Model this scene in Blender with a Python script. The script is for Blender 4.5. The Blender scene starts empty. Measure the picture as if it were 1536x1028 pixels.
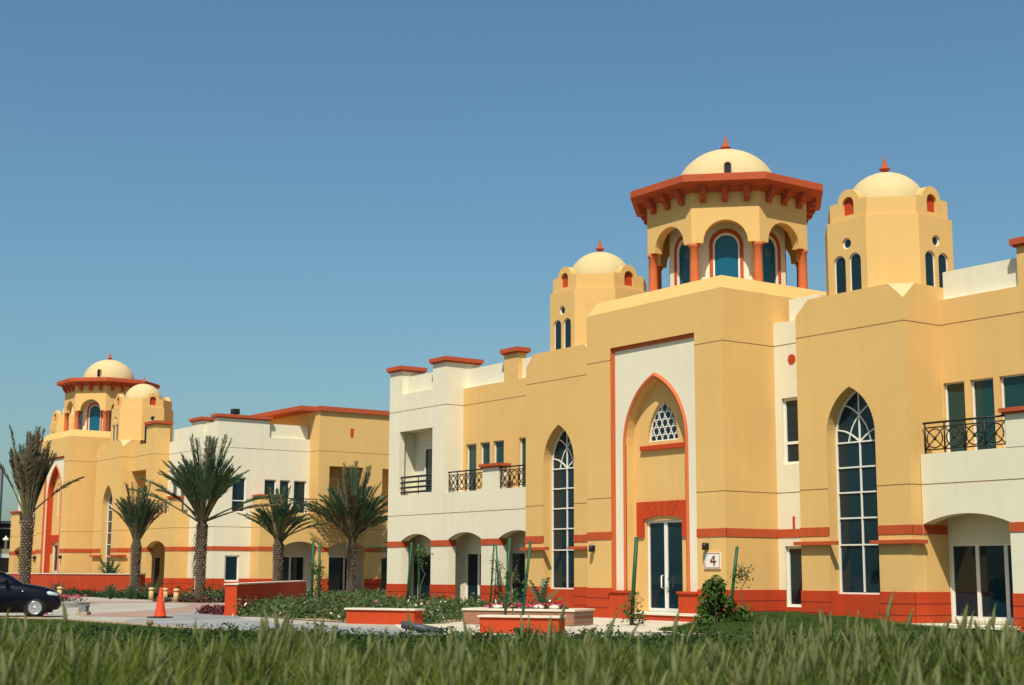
import bpy, bmesh, math, random
import numpy as np
from math import sin, cos, pi, radians, sqrt
from mathutils import Vector, Matrix
from mathutils.geometry import tessellate_polygon

SC = bpy.context.scene
COL = SC.collection

# ------------------------------------------------------------------ camera
cam_d = bpy.data.cameras.new('camera')
cam = bpy.data.objects.new('camera', cam_d)
COL.objects.link(cam)
cam_d.sensor_width = 36.0
cam_d.lens = 51.89
cam_d.clip_start = 0.5
cam_d.clip_end = 6000
F = Vector((-0.8060, 0.5711, 0.1549)).normalized()
R = Vector((0.579, 0.816, 0.004)); R = (R - F * R.dot(F)).normalized()
U = R.cross(F)
cam.matrix_world = Matrix(((R.x, U.x, -F.x, 0), (R.y, U.y, -F.y, 0), (R.z, U.z, -F.z, 1.5), (0, 0, 0, 1)))
cam_d.dof.use_dof = True
cam_d.dof.focus_distance = 52
cam_d.dof.aperture_fstop = 1.9
SC.camera = cam

# ------------------------------------------------------------------ sky + sun + exposure
SUN = Vector((0.95, -1.0, 1.9)).normalized()      # direction to the sun
w = bpy.data.worlds.new('World'); SC.world = w; w.use_nodes = True
nt = w.node_tree
bg = nt.nodes['Background']
sky = nt.nodes.new('ShaderNodeTexSky')
sky.sky_type = 'NISHITA'; sky.sun_disc = False
sky.sun_elevation = math.asin(SUN.z)
sky.sun_rotation = math.atan2(SUN.x, SUN.y)
sky.air_density = 1.3; sky.dust_density = 1.5; sky.ozone_density = 9.0; sky.altitude = 0
tint = nt.nodes.new('ShaderNodeMix'); tint.data_type = 'RGBA'; tint.blend_type = 'MULTIPLY'; tint.inputs[0].default_value = 1
tint.inputs[7].default_value = (0.86, 0.97, 0.87, 1)
nt.links.new(sky.outputs[0], tint.inputs[6]); nt.links.new(tint.outputs[2], bg.inputs[0])
bg.inputs[1].default_value = 0.095
ld = bpy.data.lights.new('sun', 'SUN'); ld.energy = 5.0; ld.angle = radians(0.53); ld.color = (1.0, 0.93, 0.80)
lo = bpy.data.objects.new('sun', ld); COL.objects.link(lo)
lo.rotation_euler = SUN.to_track_quat('Z', 'Y').to_euler()
SC.view_settings.view_transform = 'Standard'
SC.view_settings.look = 'None'
SC.view_settings.exposure = 0.25
SC.view_settings.gamma = 1.0

# ------------------------------------------------------------------ materials
MATS = {}
def mat(name, col, rough=0.8, var=0.0, scale=1.0, bump=0.0, bscale=40, spec=0.3, streak=0.0, metal=0.0, col2=None, trans=0.0, slab=None):
    if name in MATS: return MATS[name]
    m = bpy.data.materials.new(name); m.use_nodes = True; MATS[name] = m
    t = m.node_tree; b = t.nodes['Principled BSDF']
    b.inputs['Base Color'].default_value = (*col, 1); b.inputs['Roughness'].default_value = rough
    b.inputs['Specular IOR Level'].default_value = spec; b.inputs['Metallic'].default_value = metal
    tc = t.nodes.new('ShaderNodeTexCoord')
    if var > 0 or col2:
        n = t.nodes.new('ShaderNodeTexNoise'); n.inputs['Scale'].default_value = scale
        n.inputs['Detail'].default_value = 6; n.inputs['Roughness'].default_value = 0.62
        t.links.new(tc.outputs['Object'], n.inputs['Vector'])
        r = t.nodes.new('ShaderNodeValToRGB')
        c2 = col2 if col2 else tuple(c * (1 + var) for c in col)
        c1 = tuple(c * (1 - var) for c in col) if not col2 else col
        r.color_ramp.elements[0].position = 0.32; r.color_ramp.elements[1].position = 0.68
        r.color_ramp.elements[0].color = (*c1, 1); r.color_ramp.elements[1].color = (*c2, 1)
        t.links.new(n.outputs['Fac'], r.inputs['Fac'])
        out = r.outputs['Color']
        if streak > 0:
            mp = t.nodes.new('ShaderNodeMapping'); mp.inputs['Scale'].default_value = (2.6, 2.6, 0.16)
            n2 = t.nodes.new('ShaderNodeTexNoise'); n2.inputs['Scale'].default_value = 1.3; n2.inputs['Detail'].default_value = 5
            t.links.new(tc.outputs['Object'], mp.inputs['Vector']); t.links.new(mp.outputs[0], n2.inputs['Vector'])
            mr = t.nodes.new('ShaderNodeMapRange'); mr.inputs[1].default_value = 0.35; mr.inputs[2].default_value = 0.75
            mr.inputs[3].default_value = 1.0; mr.inputs[4].default_value = 1.0 - streak
            t.links.new(n2.outputs['Fac'], mr.inputs[0])
            mx = t.nodes.new('ShaderNodeMix'); mx.data_type = 'RGBA'; mx.blend_type = 'MULTIPLY'; mx.inputs[0].default_value = 1
            t.links.new(out, mx.inputs[6]); t.links.new(mr.outputs[0], mx.inputs[7]); out = mx.outputs[2]
        if slab:
            bt = t.nodes.new('ShaderNodeTexBrick'); bt.inputs['Scale'].default_value = 1.0; bt.inputs['Brick Width'].default_value = slab[0]; bt.inputs['Row Height'].default_value = slab[1]
            bt.inputs['Color1'].default_value = (1, 1, 1, 1); bt.inputs['Color2'].default_value = (.90, .90, .90, 1); bt.inputs['Mortar'].default_value = (.55, .53, .5, 1); bt.inputs['Mortar Size'].default_value = slab[2]
            t.links.new(tc.outputs['Object'], bt.inputs['Vector'])
            m2 = t.nodes.new('ShaderNodeMix'); m2.data_type = 'RGBA'; m2.blend_type = 'MULTIPLY'; m2.inputs[0].default_value = 1
            t.links.new(out, m2.inputs[6]); t.links.new(bt.outputs['Color'], m2.inputs[7]); out = m2.outputs[2]
        t.links.new(out, b.inputs['Base Color'])
    if bump > 0:
        nb = t.nodes.new('ShaderNodeTexNoise'); nb.inputs['Scale'].default_value = bscale; nb.inputs['Detail'].default_value = 3
        t.links.new(tc.outputs['Object'], nb.inputs['Vector'])
        bp = t.nodes.new('ShaderNodeBump'); bp.inputs['Strength'].default_value = bump; bp.inputs['Distance'].default_value = 0.02
        t.links.new(nb.outputs['Fac'], bp.inputs['Height']); t.links.new(bp.outputs[0], b.inputs['Normal'])
    if trans > 0:
        out = t.nodes['Material Output']
        tr = t.nodes.new('ShaderNodeBsdfTranslucent'); tr.inputs[0].default_value = (col[0] * 1.3, col[1] * 1.4, col[2] * 0.6, 1)
        ms = t.nodes.new('ShaderNodeMixShader'); ms.inputs[0].default_value = trans
        t.links.new(b.outputs[0], ms.inputs[1]); t.links.new(tr.outputs[0], ms.inputs[2]); t.links.new(ms.outputs[0], out.inputs[0])
    return m

YEL = mat('yellow_plaster', (0.645, 0.405, 0.145), 0.9, 0.03, 0.7, 0.25, 60, 0.15, 0.04)
CRM = mat('cream_plaster', (0.69, 0.635, 0.47), 0.9, 0.03, 0.7, 0.25, 60, 0.15, 0.05)
PALE = mat('pale_dome_plaster', (0.53, 0.415, 0.215), 0.9, 0.04, 0.9, 0.2, 60, 0.15, 0.05)
RED = mat('terracotta_paint', (0.46, 0.053, 0.015), 0.85, 0.06, 0.8, 0.25, 60, 0.15, 0.10)
RED2 = mat('terracotta_trim', (0.40, 0.078, 0.030), 0.8, 0.05, 1.2, 0.15, 60, 0.15)
BAND = mat('terracotta_band', (0.45, 0.080, 0.026), 0.85, 0.06, 0.8, 0.25, 60, 0.15, 0.08)
MOLD = mat('terracotta_moulding', (0.50, 0.125, 0.042), 0.85, 0.05, 0.8, 0.2, 60, 0.15)
GRV = mat('groove_shade_brown', (0.24, 0.13, 0.045), 0.95)  # groove shadow put into the strip colour, brown on plaster
GRVR = mat('groove_shade_red', (0.15, 0.022, 0.008), 0.95)  # dado groove shadow painted as dark red; also colours the door surround lines
WHT = mat('white_frame', (0.70, 0.68, 0.60), 0.45)
GLS = mat('dark_glass', (0.005, 0.020, 0.027), 0.03, spec=0.45)
GLT = mat('teal_glass', (0.007, 0.042, 0.040), 0.04, spec=0.5)
GLB = mat('blue_glass', (0.004, 0.085, 0.140), 0.05, spec=0.4)
BLK = mat('black_metal', (0.012, 0.012, 0.013), 0.45)
CONC = mat('concrete', (0.38, 0.36, 0.31), 0.9, 0.12, 2.0, 0.3, 30)

# ------------------------------------------------------------------ mesh builder
class MB:
    def __init__(s): s.v = []; s.f = []; s.m = []; s.sm = []; s.mats = []
    def mi(s, m):
        if m not in s.mats: s.mats.append(m)
        return s.mats.index(m)
    def poly(s, pts, m, sm=False):
        i = len(s.v); s.v += [tuple(p) for p in pts]; s.f.append(tuple(range(i, i + len(pts)))); s.m.append(s.mi(m)); s.sm.append(sm)
    def box(s, x0, x1, y0, y1, z0, z1, m):
        p = [(x, y, z) for z in (z0, z1) for y in (y0, y1) for x in (x0, x1)]
        for q in ((0, 2, 3, 1), (4, 5, 7, 6), (0, 1, 5, 4), (2, 6, 7, 3), (0, 4, 6, 2), (1, 3, 7, 5)): s.poly([p[k] for k in q], m)
        return s
    def obox(s, c, u, hl, hw, z0, z1, m):       # box with horizontal axis u, half length hl, half width hw
        c = Vector((c[0], c[1], 0)); u = Vector((u[0], u[1], 0)).normalized(); n = Vector((-u.y, u.x, 0))
        s.prism([(c + u * a * hl + n * b * hw)[:2] for a, b in ((-1, -1), (1, -1), (1, 1), (-1, 1))], z0, z1, m)
    def prism(s, pl, z0, z1, m, top=None):      # CCW plan polygon extruded
        n = len(pl)
        for i in range(n):
            a, b = pl[i], pl[(i + 1) % n]
            s.poly([(a[0], a[1], z0), (b[0], b[1], z0), (b[0], b[1], z1), (a[0], a[1], z1)], m)
        s.poly([(p[0], p[1], z1) for p in pl], top or m); s.poly([(p[0], p[1], z0) for p in reversed(pl)], m)
    def loft(s, rings, m, sm=True, cap=True, closed=True):
        i0 = len(s.v); n = len(rings[0]); k = s.mi(m)
        for r in rings: s.v += [tuple(p) for p in r]
        for a in range(len(rings) - 1):
            for b in range(n if closed else n - 1):
                c = (b + 1) % n
                s.f.append((i0 + a * n + b, i0 + a * n + c, i0 + (a + 1) * n + c, i0 + (a + 1) * n + b)); s.m.append(k); s.sm.append(sm)
        if cap:
            s.f.append(tuple(i0 + j for j in reversed(range(n)))); s.m.append(k); s.sm.append(False)
            s.f.append(tuple(i0 + (len(rings) - 1) * n + j for j in range(n))); s.m.append(k); s.sm.append(False)
    def lathe(s, c, prof, m, n=24, sm=True):    # prof (r, z)
        s.loft([[(c[0] + max(r, 1e-4) * cos(2 * pi * k / n), c[1] + max(r, 1e-4) * sin(2 * pi * k / n), c[2] + z) for k in range(n)] for r, z in prof], m, sm)
    def tube(s, pts, rad, m, n=6, sm=True):
        pts = [Vector(p) for p in pts]; rings = []
        for i, p in enumerate(pts):
            d = (pts[min(i + 1, len(pts) - 1)] - pts[max(i - 1, 0)]).normalized()
            a = d.cross(Vector((0, 0, 1)) if abs(d.z) < 0.9 else Vector((1, 0, 0))).normalized(); b = d.cross(a)
            r = rad[i] if isinstance(rad, (list, tuple)) else rad
            rings.append([p + (a * cos(2 * pi * k / n) + b * sin(2 * pi * k / n)) * r for k in range(n)])
        s.loft(rings, m, sm)
    def panel(s, pl, out, holes=(), th=0.0, rd=0.0, m=None, rm=None, back=None):
        """wall face on plane pl; outline/holes in (s, z); rd = depth of the hole reveals; th = depth of outer sides + back"""
        O, u, n = pl
        P = lambda q, d: (O[0] + u[0] * q[0] - n[0] * d, O[1] + u[1] * q[0] - n[1] * d, q[1])
        loops = [list(out)] + [list(h) for h in holes]
        flat = [q for l in loops for q in l]
        tris = tessellate_polygon([[Vector((q[0], q[1], 0)) for q in l] for l in loops])
        def ar(t): a, b, c = (flat[k] for k in t); return (b[0] - a[0]) * (c[1] - a[1]) - (c[0] - a[0]) * (b[1] - a[1])
        for t in tris:
            A = ar(t)
            if abs(A) < 1e-9: continue
            if A < 0: t = (t[0], t[2], t[1])
            s.poly([P(flat[k], 0) for k in t], m)
            if th > 0: s.poly([P(flat[k], th) for k in reversed(t)], back or m)
        sa = sum(out[i][0] * out[(i + 1) % len(out)][1] - out[(i + 1) % len(out)][0] * out[i][1] for i in range(len(out)))
        for li, l in enumerate(loops):
            d = th if li == 0 else rd
            if d <= 0: continue
            A = sum(l[i][0] * l[(i + 1) % len(l)][1] - l[(i + 1) % len(l)][0] * l[i][1] for i in range(len(l)))
            if (A < 0) != (li > 0): l = l[::-1]
            for i in range(len(l)):
                a, b = l[i], l[(i + 1) % len(l)]
                mm = m
                if li > 0 or rm is not None:
                    mm = rm((a, b)) if callable(rm) else (rm or m)
                s.poly([P(a, 0), P(a, d), P(b, d), P(b, 0)], mm)
    def strip(s, pl, pts, wd, d0, d1, m):       # flat bars along a polyline in a plane, from depth d0 (front) to d1
        D0 = d0
        for k_, (a, b) in enumerate(zip(pts[:-1], pts[1:])):
            d0 = D0 + (.0025 * (k_ % 2) if D0 else 0); dx, dz = b[0] - a[0], b[1] - a[1]; L = math.hypot(dx, dz)
            if L < 1e-6: continue
            ex, ez = dx / L * wd * 0.35, dz / L * wd * 0.35
            nx, nz = -dz / L * wd / 2, dx / L * wd / 2
            s.panel(pl, [(a[0] - ex - nx, a[1] - ez - nz), (b[0] + ex - nx, b[1] + ez - nz), (b[0] + ex + nx, b[1] + ez + nz), (a[0] - ex + nx, a[1] - ez + nz)], (), d1 - d0, 0, m) if d0 == 0 else \
                s.panel(off(pl, -d0), [(a[0] - ex - nx, a[1] - ez - nz), (b[0] + ex - nx, b[1] + ez - nz), (b[0] + ex + nx, b[1] + ez + nz), (a[0] - ex + nx, a[1] - ez + nz)], (), d1 - d0, 0, m)
    def build(s, name, parent=None, loc=None):
        me = bpy.data.meshes.new(name); me.from_pydata(s.v, [], s.f)
        for m in s.mats: me.materials.append(m)
        me.polygons.foreach_set('material_index', s.m); me.polygons.foreach_set('use_smooth', s.sm)
        me.update()
        o = bpy.data.objects.new(name, me); COL.objects.link(o)
        if parent: o.parent = parent
        if loc: o.location = loc
        return o

class Multi:                                       # several runs of one kind, each built as its own object
    def __init__(s): s.l = []
    def new(s): s.l.append(MB()); return s.l[-1]
    def panel(s, *a, **k): s.new().panel(*a, **k)
    def build(s, name, parent):
        for b in s.l: b.build(name, parent)

def PY(y): return ((0, y), (1, 0), (0, -1))        # wall facing -Y, s = X
def PX(x): return ((x, 0), (0, 1), (1, 0))         # wall facing +X, s = Y
def PL(x): return ((x, 0), (0, -1), (-1, 0))       # wall facing -X, s = -Y
def off(pl, d): O, u, n = pl; return ((O[0] + n[0] * d, O[1] + n[1] * d), u, n)   # d > 0 outwards
def rect(a, b, c, d): return [(a, c), (b, c), (b, d), (a, d)]
def seg_pts(x0, x1, zs, rise, n=14):               # segmental arch points from right spring to left spring
    hw = (x1 - x0) / 2; r = (hw * hw + rise * rise) / (2 * rise); cz = zs + rise - r; a = math.asin(min(1, hw / r))
    return [((x0 + x1) / 2 + r * sin(t), cz + r * cos(t)) for t in [a - 2 * a * k / n for k in range(n + 1)]]
def round_pts(x0, x1, zs, n=16): 
    hw = (x1 - x0) / 2
    return [((x0 + x1) / 2 + hw * cos(pi * k / n), zs + hw * sin(pi * k / n)) for k in range(n + 1)]
def ogive_pts(x0, x1, zs, rise, n=10):
    hw = (x1 - x0) / 2; r = (rise * rise + hw * hw) / (2 * hw); a = math.asin(min(1, rise / r)); c = (x0 + x1) / 2
    R_ = [(c + hw - r + r * cos(a * k / n), zs + r * sin(a * k / n)) for k in range(n + 1)]
    L_ = [(2 * c - x, z) for x, z in reversed(R_[:-1])]
    return R_ + L_
def arch(x0, x1, z0, pts): return [(x0, z0), (x1, z0)] + pts
def circ(x, z, r, n=18): return [(x + r * cos(2 * pi * k / n), z + r * sin(2 * pi * k / n)) for k in range(n)]

def empty(name, label, cat, loc=(0, 0, 0), rz=0, group=None):
    o = bpy.data.objects.new(name, None); COL.objects.link(o); o.location = loc; o.rotation_euler = (0, 0, rz)
    return tag(o, label, cat, group)
def tag(o, label, cat=None, group=None, kind=None):
    if label: o['label'] = label
    if cat: o['category'] = cat
    if group: o['group'] = group
    if kind: o['kind'] = kind
    return o
def copy_tree(o, parent=None):
    c = o.copy(); COL.objects.link(c); c.parent = parent
    for ch in list(o.children): copy_tree(ch, c)
    return c

# ------------------------------------------------------------------ ground
FLR = mat('arcade_floor_tile', (0.20, 0.165, 0.12), 0.7, 0.1, 2.0)
def sheet(name, pts, z, m, label, cat, kind='structure'):
    b = MB()
    tr = tessellate_polygon([[Vector((p[0], p[1], 0)) for p in pts]])
    for t in tr:
        a, c, d = (pts[k] for k in t)
        if (c[0] - a[0]) * (d[1] - a[1]) - (d[0] - a[0]) * (c[1] - a[1]) < 0: t = (t[0], t[2], t[1])
        b.poly([(pts[k][0], pts[k][1], z) for k in t], m)
    return tag(b.build(name), label, cat, None, kind)
def smooth_line(pts, n=8):
    out = []
    for i in range(len(pts) - 1):
        p0 = pts[max(i - 1, 0)]; p1 = pts[i]; p2 = pts[i + 1]; p3 = pts[min(i + 2, len(pts) - 1)]
        for k in range(n):
            t = k / n
            out.append(tuple(0.5 * (2 * p1[j] + (p2[j] - p0[j]) * t + (2 * p0[j] - 5 * p1[j] + 4 * p2[j] - p3[j]) * t * t + (-p0[j] + 3 * p1[j] - 3 * p2[j] + p3[j]) * t ** 3) for j in (0, 1)))
    return out + [pts[-1]]

SAND = mat('sandy_ground', (0.20, 0.165, 0.115), 0.95, 0.15, 0.6, 0.4, 12)
PAV = mat('pale_paving', (0.36, 0.33, 0.27), 0.9, 0.16, .35, 0.3, 25, slab=(.8, .8, .018))
PNK = mat('pink_paving', (0.34, 0.225, 0.175), 0.9, 0.16, .6, 0.3, 25, slab=(.4, .2, .012))
ASP = mat('grey_road', (0.225, 0.225, 0.225), 0.9, 0.18, .4, 0.3, 40)
CPV = mat('cream_paving', (0.52, 0.46, 0.35), 0.9, 0.10, .6, 0.2, 30, slab=(.6, .6, .014))
LAWN = mat('lawn_turf', (0.050, 0.085, 0.016), 0.95, 0.35, 3.0, 0.9, 60)
SOIL = mat('bed_soil', (0.30, 0.22, 0.13), 0.95, 0.25, 3.0, 0.6, 20)
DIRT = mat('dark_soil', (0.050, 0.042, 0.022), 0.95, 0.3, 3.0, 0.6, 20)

sheet('ground', [(-3000, -3000), (3000, -3000), (3000, 3000), (-3000, 3000)], 0.0, SAND, 'wide sandy ground under the whole site', 'ground')
sheet('plaza', [(-130, 13), (-44, 14.5), (-30, 17.5), (-26, 26), (-30, 40), (-60, 40), (-130, 40)], 0.004, PAV, 'pale paved forecourt in front of both buildings', 'paving')
sheet('road', smooth_line([(-58, 25.6), (-55.3, 24.2), (-49.1, 20.1), (-46.2, 17.8), (-43, 16.6), (-36.6, 16.2), (-30.4, 18.3)]) +
      smooth_line([(-29.6, 20.6), (-35.0, 21.0), (-41.4, 20.5), (-47.5, 22.2), (-52, 25.0), (-57, 27.0)]), 0.012, ASP, 'grey drive curving past the shrub bed', 'road')
def band_sheet(a, b, z, m, label):
    a, b = smooth_line(a), smooth_line(b)
    return sheet('paving_band', a + b[::-1], z, m, label, 'paving')
band_sheet([(-50.6, 17.7), (-53.5, 19.1), (-55.0, 20.7), (-58, 23.4), (-62, 26.1), (-67, 28.7), (-74, 30.6)],
           [(-48.9, 19.0), (-49.6, 20.1), (-52.4, 22.0), (-55.6, 24.1), (-60, 27.0), (-65, 29.8), (-74, 32.2)], 0.008, PNK, 'pink curved paving band behind the traffic cone')
band_sheet([(-66, 22.0), (-72.2, 24.2), (-72.4, 27.2), (-70.5, 29.4)], [(-68, 20.5), (-76.0, 23.4), (-76.6, 28.0), (-73.5, 30.4)], 0.009, PNK, 'brown paving band near the cream bollards')
sheet('path', [(-40.6, 24.6), (-37.5, 22.4), (-33.2, 20.2), (-30.4, 20.6), (-29.6, 26.8), (-31.0, 30.5), (-34.3, 32.70), (-41.5, 32.70), (-43.3, 33.5), (-42.4, 28)], 0.016, CPV, 'cream pavement leading to the tower entrance', 'path')
sheet('lawn', smooth_line([(-70, 11.5), (-58, 13.6), (-45.4, 15.3), (-36.6, 15.75), (-31.0, 17.6), (-28.6, 20.5), (-27.8, 26)], 5) + [(-27.6, 34), (-8, 35.0), (-2, 10), (-8, -4), (-40, -4), (-70, 4)], 0.020, LAWN, 'green lawn between the drive and the tall grass', 'lawn')
sheet('verge', smooth_line([(-51.6, 14.6), (-45.0, 15.4), (-36.6, 15.9), (-31.0, 17.75)], 5) + smooth_line([(-30.6, 18.3), (-36.8, 16.9), (-44.5, 16.6), (-51.8, 15.9)], 5), 0.024, SOIL, 'narrow strip of bare earth along the lawn edge', 'verge')
BEDP = smooth_line([(-48.4, 22.3), (-46.6, 22.75), (-42.5, 22.3), (-38.9, 22.8), (-37.9, 23.9), (-39.6, 26.2), (-41.6, 29.5), (-43.0, 33.9)], 4) + [(-47.4, 33.9), (-47.7, 35.2), (-60.5, 35.2), (-62, 33), (-57, 28), (-51.5, 24.0)]
sheet('shrub_bed_soil', BEDP, 0.028, SOIL, 'sandy soil of the shrub bed beside the drive', 'soil')
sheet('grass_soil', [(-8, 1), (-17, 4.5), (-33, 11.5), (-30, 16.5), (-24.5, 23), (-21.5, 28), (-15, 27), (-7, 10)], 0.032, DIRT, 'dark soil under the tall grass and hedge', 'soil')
# lawn mound against the right bay
b = MB()
nx, ny = 22, 18
def mound(i, j):
    Y = 26.5 + 8.6 * j / ny; xa = -34.3 + max(0, 32.7 - Y) * .60; X = xa + (-27.0 - xa) * i / nx
    a = min(1, max(0, (Y - 27.2) / 5.0)); a = a * a * (3 - 2 * a)
    c = max(0, 1 - max(0, X + 33.2) / 6.2) * min(1, max(0, (X + 34.3) / 0.7))
    return (X, Y, 0.026 + 0.27 * a * c)
for i in range(nx):
    for j in range(ny): b.poly([mound(i, j), mound(i + 1, j), mound(i + 1, j + 1), mound(i, j + 1)], LAWN, True)
tag(b.build('lawn_mound'), 'grassy mound rising against the right bay', 'lawn', None, 'structure')

# ------------------------------------------------------------------ building pieces
def window(parent, pl, x0, x1, z0, z1, rd=0.14, glass=None, fr=0.06, bars=(), vb=(), left=None, name='window'):
    """rectangular window set rd behind the plane pl; bars = z of transoms, vb = x of mullions"""
    glass = glass or GLS
    p = off(pl, -rd); b = MB()
    b.panel(p, rect(x0, x1, z0, z1), [rect(x0 + (left or fr), x1 - fr, z0 + fr, z1 - fr)], 0.07, 0.07, WHT)
    for z in bars: b.panel(off(p, -0.006), rect(x0 + fr, x1 - fr, z - fr / 2, z + fr / 2), (), 0.05, 0, WHT)
    for x in vb: b.panel(off(p, -0.003), rect(x - fr / 2, x + fr / 2, z0 + fr, z1 - fr), (), 0.05, 0, WHT)
    f = b.build(name + '_frame' if name != 'window' else 'window', parent)
    g = MB(); g.panel(off(p, -0.045), rect(x0 + fr * 0.5, x1 - fr * 0.5, z0 + fr * 0.5, z1 - fr * 0.5), (), 0.02, 0, glass); g.build('pane', f)
    return f
def glazed_door(parent, pl, x0, x1, z0, z1, splits, rd=0.0, glass=None, fr=0.07, handle=None):
    glass = glass or GLS
    p = off(pl, -rd); b = MB(); xs = [x0] + list(splits) + [x1]
    hol = [rect(a + fr, c - fr, z0 + fr * 1.6, z1 - fr) for a, c in zip(xs[:-1], xs[1:])]
    b.panel(p, rect(x0, x1, z0, z1), hol, 0.07, 0.07, WHT)
    f = b.build('door', parent)
    for h in hol:
        g = MB(); g.panel(off(p, -0.04), [(h[0][0] - .02, h[0][1] - .02), (h[1][0] + .02, h[1][1] - .02), (h[2][0] + .02, h[2][1] + .02), (h[3][0] - .02, h[3][1] + .02)], (), 0.015, 0, glass); g.build('pane', f)
    if handle:
        h = MB()
        for x in handle:
            O, u, n = p
            P = lambda s_, z_, d_: (O[0] + u[0] * s_ + n[0] * d_, O[1] + u[1] * s_ + n[1] * d_, z_)
            h.tube([P(x, 1.05, 0), P(x, 1.05, .07), P(x, 1.45, .07), P(x, 1.45, 0)], 0.018, WHT)
        h.build('handle', f)
    return f
def groove_strips(b, pl, s0, s1, zs, m=None, h=0.026):  # flat dark strips standing in for the shadow in wall grooves
    for z in zs: b.panel(off(pl, 0.004), rect(s0, s1, z - h / 2, z + h / 2), (), 0.03, 0, m or GRV)
def redbands(dado, band, jb, pl, s0, s1, z0=0.0, e0=0.0, e1=0.0, do_band=True, groove=True, jz=(8.985, 4.14)):
    """red base + red band + joints (painted groove shadow) along a wall run"""
    dado = dado.new()
    dado.panel(off(pl, 0.03), rect(s0 - e0 * .03, s1 + e1 * .03, z0, 1.03), (), 0.05, 0, RED)
    if groove:
        for z in (0.69, 0.36):
            if z > z0 + .05: dado.panel(off(pl, 0.034), rect(s0 - e0 * .034, s1 + e1 * .034, z - .012, z + .012), (), 0.03, 0, GRVR)  # dark red strips paint the shade of the dado grooves
    if do_band: band.panel(off(pl, 0.022), rect(s0 - e0 * .022, s1 + e1 * .022, 2.70, 2.965), (), .04, 0, BAND)
    groove_strips(jb, pl, s0 - e0 * .004, s1 + e1 * .004, jz)
def cap(parent, x0, x1, y0, y1, z0=10.90, z1=11.14, o=0.14):
    b = MB(); b.box(x0 - o, x1 + o, y0 - o, y1 + o, z0 + .055, z1, RED2); b.box(x0 - o * .55, x1 + o * .55, y0 - o * .55, y1 + o * .55, z0, z0 + .053, RED2)
    return b.build('parapet_cap', parent)
def railing(parent, pl, s0, s1, z0, z1, n, m=None, nm='railing'):
    b = MB(); O, u, nn = pl; m = m or BLK
    P = lambda s_, z_, d_=0: (O[0] + u[0] * s_ + nn[0] * d_, O[1] + u[1] * s_ + nn[1] * d_, z_)
    b.tube([P(s0 - .06, z1), P(s1 + .03, z1)], 0.034, m); b.tube([P(s0, z1 - .14), P(s1, z1 - .14)], 0.022, m); b.tube([P(s0, z0 + .08), P(s1, z0 + .08)], 0.022, m)
    wd = (s1 - s0) / n; zc = (z0 + .08 + z1 - .14) / 2; hh = (z1 - .14 - z0 - .08) / 2
    for k in range(n + 1): b.tube([P(s0 + wd * k, z0 - .03), P(s0 + wd * k, z1)], 0.026, m)
    for k in range(n):
        c = s0 + wd * (k + .5); r = min(wd * .42, hh * .86)
        b.tube([P(c + r * cos(2 * pi * j / 16), zc + r * sin(2 * pi * j / 16)) for j in range(17)], 0.021, m, 5)
        b.tube([P(c - wd / 2, zc - hh), P(c + wd / 2, zc + hh)], 0.019, m, 5); b.tube([P(c - wd / 2, zc + hh), P(c + wd / 2, zc - hh)], 0.019, m, 5)
        b.tube([P(c - .0, zc - .06, .0), P(c, zc + .06, .0)], 0.05, m, 8)
    return b.build(nm, parent)
def wall_lamp(parent, x, y, z):
    b = MB(); b.box(x - .05, x + .05, y - .05, y, z - .1, z + .1, BLK)
    b.lathe((x, y - .15, z - .12), [(0, 0), (.085, 0), (.075, .22), (0, .24)], BLK, 10); b.box(x - .03, x + .03, y - .1, y - .03, z - .03, z + .03, BLK)
    return b.build('wall_lamp', parent)

def octpt(c, r, k, z): R_ = r / cos(pi / 8); a = radians(22.5 + 45 * k); return (c[0] + R_ * cos(a), c[1] + R_ * sin(a), z)
def octplane(c, r, k):          # face k with normal at 45*k degrees; s measured from the face centre
    a = radians(45 * k); n = (cos(a), sin(a)); return ((c[0] + n[0] * r, c[1] + n[1] * r), (-n[1], n[0]), n)
def finial(b, c, z, s=1.0):
    b.lathe((c[0], c[1], z), [(.0, -.1), (.13 * s, -.1), (.12 * s, .08 * s), (.13 * s, .11 * s), (.22 * s, .15 * s), (.23 * s, .19 * s), (.14 * s, .24 * s), (.10 * s, .34 * s), (.05 * s, .52 * s), (.018 * s, .70 * s), (0, .72 * s)], RED2, 12)
def dome_prof(r, h, n=14): return [(r * cos(pi / 2 * k / n), h * sin(pi / 2 * k / n)) for k in range(n)] + [(0.001, h)]

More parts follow.
